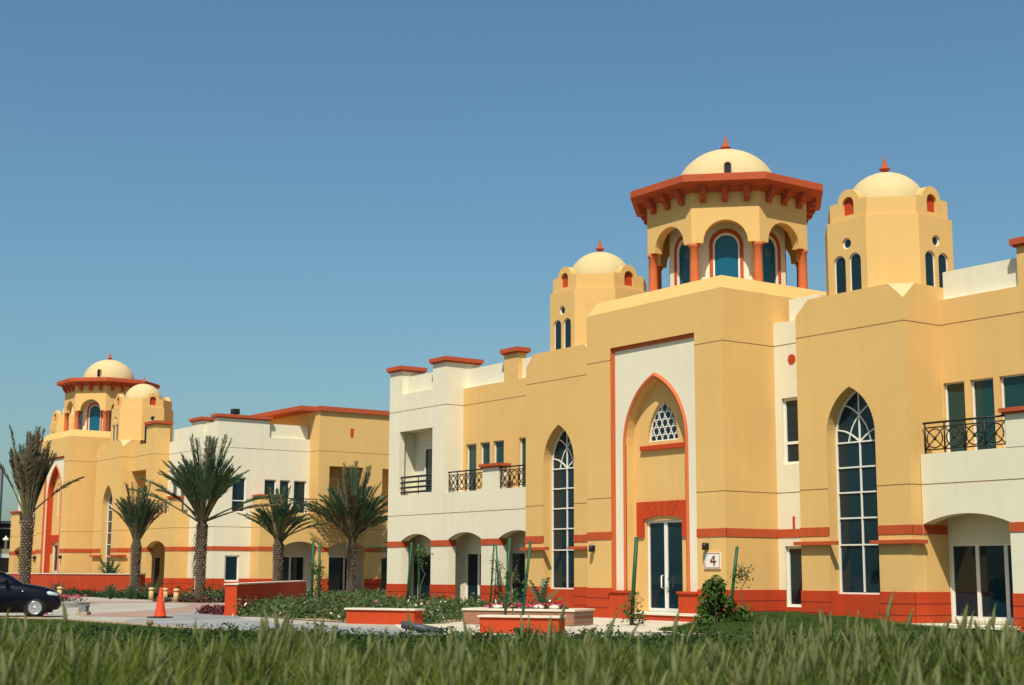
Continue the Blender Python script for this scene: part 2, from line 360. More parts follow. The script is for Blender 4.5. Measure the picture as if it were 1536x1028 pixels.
def cupola(parent, c):
    t = MB(); r = 2.78; hf = r * math.tan(pi / 8)
    for k in range(8):
        pl = octplane(c, r, k); ap = round_pts(-.75, .75, 12.74)
        dz = 0.002 * (k % 2)
        t.panel(pl, [(-hf, 12.70 + dz), (-.75, 12.70 + dz)] + ap[::-1] + [(.75, 12.70 + dz), (hf, 12.70 + dz), (hf, 14.66), (-hf, 14.66)], (), 0.34, 0, YEL)
    for z, rr in ((14.60, 2.76), ):        # ceiling between the arcade and the drum
        t.poly([octpt(c, rr, k, z) for k in reversed(range(8))], YEL)
    W = t.build('cupola', parent)
    d = MB(); ri = 2.02; hi = ri * math.tan(pi / 8)
    for k in range(8):
        pl = octplane(c, ri, k)
        d.panel(pl, rect(-hi, hi, 11.0, 14.6), [arch(-.46, .46, 11.02, round_pts(-.46, .46, 12.74))], 0, .12, CRM)
    d.build('drum', W)
    for k in range(8):
        pl = octplane(c, ri, k); f = MB()
        f.panel(off(pl, .03), arch(-.58, .58, 11.03, round_pts(-.58, .58, 12.76)), [arch(-.46, .46, 11.04, round_pts(-.46, .46, 12.74))], .03, .03, RED2)
        f.panel(off(pl, -.03), arch(-.458, .458, 11.03, round_pts(-.458, .458, 12.738)), [arch(-.40, .40, 11.06, round_pts(-.40, .40, 12.73))], .05, .05, WHT)
        f.build('window_frame', W)
        g = MB(); g.panel(off(pl, -.07), arch(-.45, .45, 11.04, round_pts(-.45, .45, 12.735)), (), .02, 0, GLB); g.build('window_pane', W)
    for k in range(8):
        q = octpt(c, 2.60, k, 0); b = MB()
        b.lathe((q[0], q[1], 0), [(.0, 11.0), (.17, 11.0), (.165, 11.3), (.155, 12.0), (.15, 12.55), (.19, 12.60), (.19, 12.699), (0, 12.699)], MOLD, 16); b.build('column', W)
    e = MB(); n8 = range(8); RE = 3.36
    e.loft([[octpt(c, q, k, z) for k in n8] for q, z in ((2.74, 14.46), (2.92, 14.47), (2.96, 14.58), (RE - .06, 14.70), (RE, 14.72), (RE, 14.96), (RE - .08, 14.99), (1.5, 15.18))], RED2, False)
    e.build('eave', W)
    for k in range(8):
        O, u, n = octplane(c, r, k)
        for s_ in (-.74, 0, .74):
            b = MB(); p0 = Vector((O[0] + u[0] * s_, O[1] + u[1] * s_)); N = Vector(n); Uv = Vector(u)
            def Q(a, d, z): q = p0 + Uv * a + N * d; return (q.x, q.y, z)
            prof = [(0, 14.10), (.10, 14.10), (.13, 14.22), (.26, 14.28), (.28, 14.40), (.36, 14.46), (.37, 14.66), (0, 14.66)]
            for a, b_ in zip(prof, prof[1:] + prof[:1]): b.poly([Q(-.1, *a), Q(.1, *a), Q(.1, *b_), Q(-.1, *b_)], RED2)
            b.poly([Q(-.1, *a) for a in reversed(prof)], RED2); b.poly([Q(.1, *a) for a in prof], RED2)
            b.build('bracket', W)
    b = MB(); b.lathe((c[0], c[1], 15.0), [(1.86, -.1)] + dome_prof(1.86, 1.70), PALE, 40); D = b.build('dome', W)
    a = radians(-42); q = (c[0] + 1.90 * cos(a), c[1] + 1.90 * sin(a)); b = MB()
    b.panel(((q[0], q[1]), (-sin(a), cos(a)), (cos(a), sin(a))), arch(-.15, .15, 15.2, round_pts(-.15, .15, 15.66, 8)), [arch(-.12, .12, 15.22, round_pts(-.12, .12, 15.64, 8))], .35, .2, PALE)
    b.panel(((q[0] - .05 * cos(a), q[1] - .05 * sin(a)), (-sin(a), cos(a)), (cos(a), sin(a))), rect(-.13, .13, 15.21, 15.77), (), .01, 0, BLK); b.build('dome_vent', W)
    b = MB(); finial(b, c, 16.68, 0.86); b.build('finial', W)
    return W

def turret(parent, c):
    t = MB(); r = 1.91; hf = r * math.tan(pi / 8); ru = 1.80; hu = ru * math.tan(pi / 8)
    wins = []
    for k in range(8):
        pl = octplane(c, r, k)
        if k % 2 == 0:
            hs = [arch(x - .24, x + .24, 9.9, round_pts(x - .24, x + .24, 11.14, 10)) for x in (-.31, .31)] + [circ(0, 11.72, .18)]
            t.panel(pl, rect(-hf, hf, 9.6, 12.48), hs, 0, .12, YEL); wins.append(pl)
        else: t.panel(pl, rect(-hf, hf, 9.6, 12.48), (), 0, 0, YEL)
    t.loft([[octpt(c, q, k, z) for k in range(8)] for q, z in ((r, 12.48), (ru + .002, 12.50))], YEL, False, False)
    for k in range(8):
        pl = octplane(c, ru, k)
        if k % 2 == 0:
            ni = arch(-.23, .23, 12.64, round_pts(-.23, .23, 13.0, 10))
            t.panel(pl, [(-hu, 12.5), (hu, 12.5), (hu, 13.08)] + [(.41 * cos(pi * j / 14), 13.10 + .37 * sin(pi * j / 14)) for j in range(15)] + [(-hu, 13.08)], [ni], .30, .12, YEL)
        else: t.panel(pl, rect(-hu, hu, 12.5, 13.06), (), .25, 0, YEL)
    t.poly([octpt(c, 1.7, k, 13.0) for k in range(8)], PALE)
    W = t.build('turret', parent)
    for pl in [octplane(c, ru, k) for k in (0, 2, 4, 6)]:
        b = MB(); b.panel(off(pl, -.10), rect(-.26, .26, 12.6, 13.3), (), .02, 0, RED); b.build('niche', W)
    for pl in wins:
        for x in (-.31, .31):
            b = MB(); b.panel(off(pl, -.05), arch(x - .238, x + .238, 9.92, round_pts(x - .238, x + .238, 11.138, 10)), [arch(x - .205, x + .205, 9.95, round_pts(x - .205, x + .205, 11.13, 10))], .04, .04, WHT); b.build('window_frame', W)
            b = MB(); b.panel(off(pl, -.07), arch(x - .22, x + .22, 9.93, round_pts(x - .22, x + .22, 11.135, 10)), (), .02, 0, GLS); b.build('window_pane', W)
        b = MB(); b.panel(off(pl, -.05), circ(0, 11.72, .178), [circ(0, 11.72, .135)], .05, .05, WHT); b.build('window_frame', W)
        b = MB(); b.panel(off(pl, -.07), circ(0, 11.72, .15), (), .02, 0, GLS); b.build('window_pane', W)
    b = MB(); b.lathe((c[0], c[1], 13.02), [(1.30, -.05)] + dome_prof(1.30, 1.26), PALE, 36); b.build('dome', W)
    b = MB(); finial(b, c, 14.28, 0.80); b.build('finial', W)
    return W

def bay(parent, x0, x1, yf, yb, xc, cutl=True, cutr=True):
    """yellow bay with tall pointed window"""
    b = MB(); c = .55; zt = 10.17; zc = 9.68
    wo = .97; hole = arch(xc - wo, xc + wo, .0, ogive_pts(xc - wo, xc + wo, 5.75, 1.47))
    out = [(x0, 0), (xc - wo, 0)] + hole[2:][::-1] + [(xc + wo, 0), (x1, 0)]
    out += ([(x1, zc), (x1 - c, zt)] if cutr else [(x1, zt)]) + ([(x0 + c, zt), (x0, zc)] if cutl else [(x0, zt)])
    pl = PY(yf)
    b.panel(pl, out, (), 0, 0, YEL)
    hp = [(xc - wo, 0)] + hole[2:][::-1] + [(xc + wo, 0)]
    for p, q in zip(hp[:-1], hp[1:]): b.poly([(p[0], yf, p[1]), (q[0], yf, q[1]), (q[0], yf + .42, q[1]), (p[0], yf + .42, p[1])], YEL)
    b.panel(PX(x1), [(yf, 0), (yb + .5, 0), (yb + .5, zt), (yf + c, zt), (yf, zc)] if cutr else rect(yf, yb, 0, zt), (), 0, 0, YEL)
    b.panel(PL(x0), [(-yb, 0), (-yf, 0), (-yf, zc), (-yf - c, zt), (-yb, zt)] if cutl else rect(-yb, -yf, 0, zt), (), 0, 0, YEL)
    if cutr: b.poly([(x1 - c, yf, zt), (x1, yf, zc), (x1, yf + c, zt)], PALE)
    if cutl: b.poly([(x0, yf, zc), (x0 + c, yf, zt), (x0, yf + c, zt)], PALE)
    b.poly([(x0 + c, yf, zt), (x1 - c, yf, zt), (x1, yf + c, zt), (x1, yb + 2.5, zt), (x0, yb + 2.5, zt), (x0, yf + c, zt)], YEL)
    W = b.build('bay', parent)
    # glazing
    gp = off(pl, -.40); xa, xb = xc - wo + .01, xc + wo - .01
    f = MB(); og = arch(xa, xb, .93, ogive_pts(xa, xb, 5.74, 1.45)); ig = arch(xa + .055, xb - .055, .985, ogive_pts(xa + .055, xb - .055, 5.74, 1.38))
    f.panel(gp, og, [ig], .07, .07, WHT)
    for z in (1.62, 2.42, 3.23, 4.01, 4.78, 5.55): 
        if z > 2: f.panel(off(gp, -.004), rect(xa + .055, xb - .055, z - .022, z + .022), (), .05, 0, WHT)
    f.panel(off(gp, -.008), rect(xc - .023, xc + .023, 1.0, 7.12), (), .05, 0, WHT)
    hw = wo - .06; V = lambda u_, v_: (xc + u_ * hw, 5.55 + v_ * 1.65)
    A = [(-.78, .72), (-.40, .66), (0, .50), (.32, .27), (.5, .0)]; C = [(-.98, .25), (-.62, .21), (-.27, .11), (0, 0)]
    for L in (A, C):
        L = smooth_line(L, 4)
        f.strip(gp, [V(*q) for q in L], .042, .012, .055, WHT); f.strip(gp, [V(-q[0], q[1]) for q in L], .042, .017, .055, WHT)
    f.build('window', W)
    g = MB(); g.panel(off(gp, -.05), [(x, z) for x, z in arch(xa + .02, xb - .02, .95, ogive_pts(xa + .02, xb - .02, 5.74, 1.42))], (), .02, 0, GLS); g.build('pane', W)
    d = Multi(); bd = Multi(); j = Multi()
    redbands(d, bd, j, pl, x0, xc - wo, 0, 1, 0); redbands(d, bd, j, pl, xc + wo, x1, 0, 0, 1)
    d.panel(off(pl, -.30), rect(xc - wo, xc + wo, 0, .935), (), .1, 0, RED)
    redbands(d, bd, j, PX(x1), yf, yb, 0, 0, 0); redbands(d, bd, j, PL(x0), -yb, -yf, 0, 0, 0)
    groove_strips(j, pl, xc - wo, xc + wo, (8.985,))
    d.panel(off(PX(xc - wo), .012), rect(yf - .03, yf + .32, 0, 1.03), (), .02, 0, RED)
    d.build('dado', W); bd.build('band', W); j.build('groove_shade', W)
    l = MB(); p = .17
    l.box(x0 - p, xc - wo + .38, yf - p, yf + .0, 2.42, 2.53, BAND); l.box(x0 - p, x0, yf + .002, yf + .5, 2.42, 2.53, BAND); l.build('ledge', W)
    l = MB(); l.box(xc + wo - .20, x1 + p, yf - p, yf + .0, 2.42, 2.53, BAND); l.box(x1, x1 + p, yf + .002, yf + .5, 2.42, 2.53, BAND); l.build('ledge', W)
    return W

def tower(parent, x0, x1, yf, yb, hr, far=False):
    """entrance tower; hr = half width of the tall recess"""
    xc = (x0 + x1) / 2; b = MB(); zt = 10.73; ra, rb = xc - hr, xc + hr
    b.panel(PY(yf), [(x0, 0), (ra, 0), (ra, 9.41), (rb, 9.41), (rb, 0), (x1, 0), (x1, zt), (x0, zt)], (), 0, 0, YEL)
    b.panel(PX(x1), rect(yf, yb, 0, zt), (), 0, 0, YEL); b.panel(PL(x0), rect(-yb, -yf, 0, zt), (), 0, 0, YEL); b.panel(((0, yb), (-1, 0), (0, 1)), rect(-x1, -x0, 0, zt), (), 0, 0, YEL)
    i = .27; o4 = [(x0, yf), (x1, yf), (x1, yb), (x0, yb)]; i4 = [(x0 + i, yf + i), (x1 - i, yf + i), (x1 - i, yb - i), (x0 + i, yb - i)]
    b.loft([[(*p, zt) for p in o4], [(*p, 11.2) for p in i4]], YEL, False, False); b.poly([(*p, 11.2) for p in i4], YEL)
    W = b.build('tower', parent)
    # recess reveals and back wall
    r = MB(); d = .14; e = .36
    for q in ([(ra, yf, 0), (ra, yf + d, 0), (ra, yf + d, 9.41), (ra, yf, 9.41)], [(rb, yf + d, 0), (rb, yf, 0), (rb, yf, 9.41), (rb, yf + d, 9.41)], [(ra, yf, 9.41), (ra, yf + d, 9.41), (rb, yf + d, 9.41), (rb, yf, 9.41)]): r.poly(q, MOLD)
    r.box(ra, rb, yf + d - .03, yf + d + .0, 9.28, 9.408, MOLD); r.box(ra, ra + .10, yf + d - .03, yf + d, .95, 9.279, MOLD); r.build('recess_border', W)
    ph = hr * .70; zs = 6.55 if far else 5.95; rise = 2.18
    pa = ogive_pts(xc - ph, xc + ph, zs, rise)
    c = MB(); c.panel(PY(yf + d), [(ra, 0), (xc - ph, 0)] + pa[::-1] + [(xc + ph, 0), (rb, 0), (rb, 9.41), (ra, 9.41)], (), 0, 0, CRM); c.build('recess_wall', W)
    m = MB(); po = [(xc + ph + .15, .95)] + ogive_pts(xc - ph - .15, xc + ph + .15, zs, rise + .20, 16) + [(xc - ph - .15, .95)]; pi_ = [(xc + ph, .95)] + ogive_pts(xc - ph, xc + ph, zs, rise, 16) + [(xc - ph, .95)]
    for k in range(len(po) - 1):
        A, B_, C_, D_ = po[k], po[k + 1], pi_[k + 1], pi_[k]; y0, y1, y2 = yf + d, yf + d - .07, yf + d - .03
        mid0 = ((A[0] + D_[0]) / 2, (A[1] + D_[1]) / 2); mid1 = ((B_[0] + C_[0]) / 2, (B_[1] + C_[1]) / 2)
        for (p, yp), (q, yq), (q2, yq2), (p2, yp2) in ((((A), y0), ((B_), y0), ((mid1), y1), ((mid0), y1)), (((mid0), y1), ((mid1), y1), ((C_), y2), ((D_), y2)), (((D_), y2), ((C_), y2), ((C_), y0 + .02), ((D_), y0 + .02))):
            m.poly([(p[0], yp, p[1]), (q[0], yq, q[1]), (q2[0], yq2, q2[1]), (p2[0], yp2, p2[1])], MOLD, True)
    m.build('arch_moulding', W)
    n = MB(); hp = [(xc - ph, 0)] + pa[::-1] + [(xc + ph, 0)]
    for p, q in zip(hp[:-1], hp[1:]): n.poly([(p[0], yf + d, p[1]), (q[0], yf + d, q[1]), (q[0], yf + d + e, q[1]), (p[0], yf + d + e, p[1])], RED if far else YEL)
    yi = yf + d + e; pl = PY(yi); dh = .915; lw = .775
    lat = arch(xc - lw, xc + lw, 6.0, ogive_pts(xc - lw, xc + lw, 6.02, 1.39))
    slots = [rect(xc + q_ - .19, xc + q_ + .19, 5.3, 7.6) for q_ in (-.42, .42)]
    n.panel(pl, [(xc - ph, 0), (xc - dh, 0), (xc - dh, 3.31), (xc + dh, 3.31), (xc + dh, 0), (xc + ph, 0)] + pa, slots if far else [lat], 0, .14, YEL)
    for s_ in (-1, 1): n.poly([(xc + s_ * dh, yi, 0), (xc + s_ * dh, yi + .12, 0), (xc + s_ * dh, yi + .12, 3.31), (xc + s_ * dh, yi, 3.31)], YEL)
    n.build('niche_wall', W)
    # lattice window (near tower) or twin slots (far tower)
    if far:
        for q_ in slots: window(W, pl, q_[0][0], q_[1][0], 5.3, 7.6, .08, GLS, .05)
    f = MB(); lp = off(pl, -.10); il = arch(xc - lw + .05, xc + lw - .05, 6.05, ogive_pts(xc - lw + .05, xc + lw - .05, 6.06, 1.28))
    f.panel(lp, lat, [il], .04, .04, WHT)
    def inside(x, z):
        ok = False; P_ = il
        for a_, b_ in zip(P_, P_[1:] + P_[:1]):
            if (a_[1] > z) != (b_[1] > z) and x < (b_[0] - a_[0]) * (z - a_[1]) / (b_[1] - a_[1]) + a_[0]: ok = not ok
        return ok
    sp = .262
    for t_, ang in enumerate((0, pi / 3, 2 * pi / 3)):
        dx, dz = cos(ang), sin(ang)
        for k in range(-12, 13):
            o_ = (k + .5) * sp * 1.0; bx, bz = xc - dz * o_, 6.62 + dx * o_; run = None
            for q in range(-60, 61):
                x, z = bx + dx * q * .03, bz + dz * q * .03
                if inside(x, z):
                    if run is None: run = (x, z)
                    last = (x, z)
                elif run is not None:
                    f.strip(lp, [run, last], .028, .004 + .004 * t_, .03, WHT); run = None
    if not far:
        f.build('lattice', W); g = MB(); g.panel(off(lp, -.03), lat, (), .01, 0, GLS); g.build('pane', W)
    s_ = MB(); s_.box(xc - lw - .30, xc + lw + .42, yi - .12, yi, 5.72, 5.87, RED)
    if not far: s_.build('sill', W)
    # door surround and door
    q = MB(); sw = 1.34; iw = .98
    q.panel(off(pl, .07), [(xc - sw, 2.76), (xc - iw, 2.76), (xc - iw, 3.36)] + seg_pts(xc - iw, xc + iw, 3.36, .12)[::-1][1:-1] + [(xc + iw, 3.36), (xc + iw, 2.76), (xc + sw, 2.76), (xc + sw, 3.96), (xc - sw, 3.96)], (), .09, 0, RED)
    for x_ in (-.55, -.28, 0, .28, .55): q.strip(off(pl, .074), [(xc + x_ * .9, 3.48), (xc + x_ * 1.5, 3.96)], .016, 0, .02, GRVR)
    q.build('door_surround', W)
    dr = glazed_door(W, off(pl, -.08), xc - dh, xc + dh, .26, 3.31, (xc,), 0, GLS, .075)
    for x_ in (-.13, .13):
        h = MB(); h.tube([(xc + x_, yi + .07, 1.05), (xc + x_, yi - .02, 1.07), (xc + x_, yi - .02, 1.45), (xc + x_, yi + .07, 1.47)], .024, WHT); h.build('handle', dr)
    # plinth blocks, steps
    for sg in (-1, 1):
        p_ = MB(); xa, xb = sorted((xc + sg * (hr + .02), xc + sg * (ph - .18)))
        p_.box(xa, xb, yf - .10, yf + d + .1, 0, .88, RED); p_.box(xa - .04, xb + .04, yf - .15, yf + d + .1, .881, .96, RED); p_.build('plinth', W)
    st = MB(); st.box(xc - .02, xc + 2.9, yf - .5, yf + .3, 0.19, .262, CRM); st.box(xc + .01, xc + 2.87, yf - .46, yf + .3, -.05, .189, RED); st.box(xc - 1.4, xc - .021, yf + .1, yi, .2, .255, CRM); st.build('doorstep', W)
    dd = Multi(); bd = Multi(); j = Multi()
    redbands(dd, bd, j, PY(yf), x0, ra, 0, 1, 0); redbands(dd, bd, j, PY(yf), rb, x1, 0, 0, 1); redbands(dd, bd, j, PX(x1), yf, yf + 2.33); redbands(dd, bd, j, PL(x0), -yf - 2.33, -yf)
    dd.build('dado', W); bd.build('band', W); j.build('groove_shade', W)
    wall_lamp(W, ra - .95, yf, 2.40); wall_lamp(W, rb + .50, yf, 2.40)
    return W

# ------------------------------------------------------------------ near building
A = empty('office_building', 'near yellow and cream office building with octagonal cupola over its pointed entrance arch', 'building')
Yt, Yb, Yw, Yu, YuR, YwR, Yr = 32.72, 34.40, 35.50, 36.45, 36.03, 34.90, 35.05
tw = tower(A, -41.50, -34.45, Yt, 39.8, 2.19)
cupola(A, (-37.86, 36.30))
bay(A, -32.83, -28.47, Yb, YuR + .02, -30.68)
bay(A, -47.57, -43.25, Yb, Yu + .02, -45.42)
turret(A, (-30.68, 36.42)); turret(A, (-45.35, 36.45))
# recess walls between tower and bays
for x0, x1, dx in ((-34.45, -32.83, 0), (-43.25, -41.50, -8.9)):
    b = MB(); pl = PY(Yr); wx = (-34.16, -33.05) if dx == 0 else (-42.9, -41.85)
    hs = [rect(wx[0], wx[1], 5.05, 7.22), rect(wx[0], wx[1], .50, 2.42)]
    b.panel(pl, rect(x0, x1, 0, 9.75), hs, 0, .14, CRM); b.box(x0 + .01, x1 - .01, Yr + .02, Yr + .6, 9.70, 9.749, CRM)
    b.box(x0 + .30, x1, Yr + .45, Yr + 1.2, 9.0, 10.57, CRM); rw = b.build('recess_wall', A)
    window(rw, pl, wx[0], wx[1], 5.05, 7.22, .10, GLS, .09, bars=(5.75,)); window(rw, pl, wx[0], wx[1], .50, 2.42, .10, GLS, .08)
    d = Multi(); bd = Multi(); j = Multi()
    redbands(d, bd, j, pl, x0, wx[0], 0, 0, 0); redbands(d, bd, j, pl, wx[1], x1, 0, 0, 0, do_band=False)
    d.panel(off(pl, .03), rect(wx[0], wx[1], 0, .49), (), .04, 0, RED); bd.panel(off(pl, .022), rect(wx[0], x1, 2.70, 2.965), (), .04, 0, BAND); groove_strips(j, pl, wx[0], wx[1], (8.985, 4.14))
    m = MB(); cx = x0 + .80; m.panel(off(pl, .02), circ(cx, 8.47, .165), (), .03, 0, RED); m.build('roundel', rw); m = MB(); m.panel(off(pl, .02), rect(cx - .13, cx - .04, 2.98, 3.37), (), .03, 0, RED); m.build('upright_strip', rw)
    d.build('dado', rw); bd.build('band', rw); j.build('groove_shade', rw)

def upper_wall(parent, x0, x1, y, wins, pier, zpier=10.90, glass=GLT, par_x=None, wall=YEL, name='upper_wall'):
    b = MB(); pl = PY(y); hs = [rect(a, c, 5.08, 7.21) for a, c in wins]
    out = [(x0, 4.9), (x1, 4.9), (x1, 9.75)]
    if pier: out += [(pier[1], 9.75), (pier[1], zpier), (pier[0], zpier), (pier[0], 9.75)]
    out += [(x0, 9.75)]
    b.panel(pl, out, hs, 0, .16, wall)
    b.box(x0, x1, y + .01, y + .30, 9.70, 9.748, CRM)
    if pier:
        b.box(pier[0] + .002, pier[1] - .002, y + .004, y + .45, 9.76, zpier, wall)
    W = b.build(name, parent)
    c = MB(); px = par_x or (x0, x1); c.box(px[0], px[1], y + .25, y + .45, 9.6, 10.65, CRM); c.build('parapet', W)
    for a, cc in wins: window(W, pl, a, cc, 5.08, 7.21, .10, glass, .035, left=.045)
    if pier: cap(W, pier[0], pier[1], y, y + .45)
    j = Multi(); groove_strips(j, pl, x0, x1, (8.985,)); j.build('groove_shade', W)
    return W
upper_wall(A, -55.2, -47.57, Yu, [(-54.95, -54.14), (-53.84, -53.09), (-52.83, -52.02), (-50.90, -50.10)], (-52.03, -51.0))
upper_wall(A, -28.47, -20.9, YuR, [(-28.42, -27.66), (-27.45, -26.64), (-26.43, -25.3)], (-25.64, -24.6))

def arcade(parent, x0, x1, y, arches, zt, wall, depth, doors, floor=.10, spring=2.98, rise=.30, ends=(0, 0), back=None, sides=(1, 1)):
    """ground storey wall with segmental arches, shallow arcade behind with glazed doors"""
    pl = PY(y); out = [(x0, 0)]
    for a, c in arches: out += [(a, 0), (a, spring)] + seg_pts(a, c, spring, rise)[::-1][1:-1] + [(c, spring), (c, 0)]
    out += [(x1, 0), (x1, zt), (x0, zt)]
    b = MB(); b.panel(pl, out, (), 0, 0, wall)
    for a, c in arches:
        hp = [(a, 0), (a, spring)] + seg_pts(a, c, spring, rise)[::-1][1:-1] + [(c, spring), (c, 0)]
        for p, q in zip(hp[:-1], hp[1:]):
            if p[0] == q[0] and abs(p[0] - x0) < .05: continue
            b.poly([(p[0], y, p[1]), (q[0], y, q[1]), (q[0], y + .07, q[1]), (p[0], y + .07, p[1])], BAND if min(p[1], q[1]) > spring - .01 else wall); b.poly([(p[0], y + .07, p[1]), (q[0], y + .07, q[1]), (q[0], y + .40, q[1]), (p[0], y + .40, p[1])], wall)
    W = b.build('arcade_wall', parent)
    bk = MB(); yb = y + depth; cm = back or CRM
    hol = [rect(dd[0], dd[1], floor + .1, dd[2]) for dd in doors]
    bk.panel(PY(yb), rect(x0, x1, floor - .1, 3.62), hol, 0, .15, cm)
    bk.poly([(x0, y + .40, 3.6), (x0, yb, 3.6), (x1, yb, 3.6), (x1, y + .40, 3.6)], cm)
    bk.poly([(x0, y + .39, floor), (x1, y + .39, floor), (x1, yb, floor), (x0, yb, floor)], FLR)
    for xx, on, sg in ((x0, sides[0], 1), (x1, sides[1], -1)):
        if on: bk.poly([(xx + sg * .03, y + .01, 0), (xx + sg * .03, yb, 0), (xx + sg * .03, yb, 3.6), (xx + sg * .03, y + .01, 3.6)], wall)
    xs = [x0] + [v for a in arches for v in a] + [x1]     # inner faces of the piers
    for k in range(0, len(xs), 2):
        if xs[k + 1] - xs[k] > .05: bk.poly([(xs[k], y + .40, 0), (xs[k], y + .40, 3.62), (xs[k + 1], y + .40, 3.62), (xs[k + 1], y + .40, 0)], cm)
    for a, c in arches: bk.poly([(a, y + .40, spring + rise + .02), (a, y + .40, 3.62), (c, y + .40, 3.62), (c, y + .40, spring + rise + .02)], cm)
    bk.build('arcade_back_wall', W)
    for dd in doors: glazed_door(W, PY(yb), dd[0], dd[1], floor + .1, dd[2], dd[3], .05, dd[4] if len(dd) > 4 else GLS, .06)
    d = Multi(); bd = Multi(); j = Multi()
    for k in range(0, len(xs), 2):
        a, c = xs[k], xs[k + 1]
        if c - a < .05: continue
        redbands(d, bd, j, pl, a, c, 0, ends[0] if k == 0 else 0, ends[1] if k == len(xs) - 2 else 0, jz=())
        for xx, sg in ((a, -1), (c, 1)):
            if (k == 0 and sg == -1) or (k == len(xs) - 2 and sg == 1): continue
            P = PX(xx) if sg == 1 else PL(xx); s0, s1 = (y, y + .40) if sg == 1 else (-y - .40, -y)
            dq = d.new(); dq.panel(off(P, .02), rect(s0, s1, 0, 1.03), (), .03, 0, RED); bd.panel(off(P, .015), rect(s0, s1, 2.70, 2.965), (), .03, 0, BAND)
            for z in (.69, .36): dq.panel(off(P, .024), rect(s0, s1, z - .012, z + .012), (), .02, 0, GRVR)  # painted dado groove shade carried round the pier sides
    groove_strips(j, pl, x0, x1, (4.14,))
    d.build('dado', W); bd.build('band', W); j.build('groove_shade', W)
    return W
# left wing: cream arcade, full-height end block, balcony
arcade(A, -60.1, -47.57, Yw, [(-58.85, -56.30), (-54.90, -52.30), (-51.0, -48.4)], 5.03, CRM, 1.12,
       [(-59.75, -58.0, 2.42, (-59.2,)), (-56.95, -56.3, 2.42, ()), (-55.17, -53.3, 2.42, (-54.22,)), (-51.75, -49.6, 2.42, (-50.7,))])
b = MB(); lo_ = rect(-59.15, -56.28, 5.07, 8.03)
b.panel(PY(Yw), [(-60.1, 5.03), (-55.2, 5.03), (-55.2, 10.90), (-56.30, 10.90), (-56.30, 9.78), (-59.07, 9.78), (-59.07, 10.90), (-60.1, 10.90)], [lo_], 0, .28, CRM)
b.panel(PX(-55.2), rect(Yw, 37.3, 4.9, 10.90), (), 0, 0, CRM); b.panel(PL(-60.1), rect(-50, -Yw, 0, 9.78), (), 0, 0, CRM)
b.box(-56.30, -55.2 - .002, Yw + .29, 37.3, 9.79, 10.899, CRM); b.box(-60.1, -59.07, Yw + .02, Yw + 1.2, 9.79, 10.899, CRM)
b.box(-59.07, -56.30, Yw + .28, Yw + .5, 9.60, 10.62, CRM); b.box(-59.07, -56.30, Yw + .01, Yw + .279, 9.70, 9.779, CRM); b.box(-60.1, -59.9, Yw + 1.2, 48, 9.7, 10.62, CRM)
eb = b.build('end_block', A)
b = MB(); b.box(-59.6, -56.0, Yw + .95, Yw + 1.0, 5.0, 8.3, CRM); b.box(-59.19, -59.152, Yw + .02, Yw + .278, 5.072, 8.028, YEL); b.box(-59.36, -59.30, Yw + .285, Yw + .95, 5.0, 8.1, CRM); b.box(-56.27, -56.2, Yw + .285, Yw + .95, 5.0, 8.1, CRM)
b.box(-59.4, -56.0, Yw + .285, Yw + 1.0, 8.034, 8.1, CRM); b.box(-59.4, -56.0, Yw + .285, Yw + 1.0, 4.98, 5.06, FLR); b.build('loggia', eb)
glazed_door(eb, PY(Yw + .88), -58.35, -57.2, 5.07, 7.3, (), 0, GLS, .09)
b = MB()
for z in (5.20, 5.42, 5.66, 5.90): b.tube([(-59.14, Yw + .12, z), (-56.29, Yw + .12, z)], .052, BLK)
for x in (-58.9, -57.7, -56.5): b.tube([(x, Yw + .17, 5.08), (x, Yw + .17, 5.92)], .02, BLK)
b.build('loggia_railing', eb)
cap(eb, -60.1, -59.07, Yw, Yw + 1.2); cap(eb, -56.30, -55.2, Yw, 37.3)
j = Multi(); groove_strips(j, PY(Yw), -60.1, -55.196, (8.985,)); groove_strips(j, PX(-55.2), Yw, Yu, (8.985,)); j.build('groove_shade', eb)
def balcony(parent, x0, x1, y0, y1, piers, rails, wall):
    b = MB(); b.box(x0 + .012, x1 - .012, y0 + .01, y1 - .01, 4.85, 5.026, wall); W = b.build('balcony', parent)
    for a, c in piers:
        p = MB(); p.box(a, c, y0, y0 + .45, 5.031, 5.95, wall); p.build('pier', W); cap(W, a, c, y0, y0 + .45, 5.95, 6.12, .12)
    for a, c, n in rails: railing(W, PY(y0 + .08), a, c, 5.06, 5.93, n)
    return W
balcony(A, -55.2, -47.57, Yw, Yu, [(-52.25, -51.05)], [(-54.98, -52.3, 4), (-51.0, -47.7, 5)], CRM)
# right wing
arcade(A, -28.45, -16, YwR, [(-28.44, -25.48), (-24.1, -21.5), (-20.1, -17.5)], 5.0, CRM, 1.10, [(-28.40, -25.6, 2.42, (-27.48, -26.5)), (-24.6, -22.6, 2.42, (-23.6,)), (-19.9, -17.9, 2.42, (-18.9,))], floor=.14, rise=.28, sides=(0, 1))
balcony(A, -28.45, -20.9, YwR, YuR, [(-25.48, -24.25)], [(-28.32, -25.52, 4), (-24.2, -21.0, 5)], CRM)
b = MB(); b.box(-30.0, -25.3, YwR - .85, YwR + .3, .06, .145, CRM); b.box(-29.95, -25.35, YwR - .80, YwR + .3, -.1, .059, RED); b.build('doorstep', A)
b = MB(); b.panel(PY(YwR), rect(-20.9, -16, 5.0, 10.9), [rect(-20.0, -17.0, 5.1, 8.03)], 0, .25, CRM); b.box(-20.9, -16, YwR + 1.6, 40, 5.0, 10.6, CRM); b.panel(PX(-16), rect(YwR, 48, 0, 10.9), (), 0, 0, CRM); b.panel(PL(-20.9), rect(-40, -YwR, 5.0, 10.9), (), 0, 0, CRM); b.build('end_block', A)
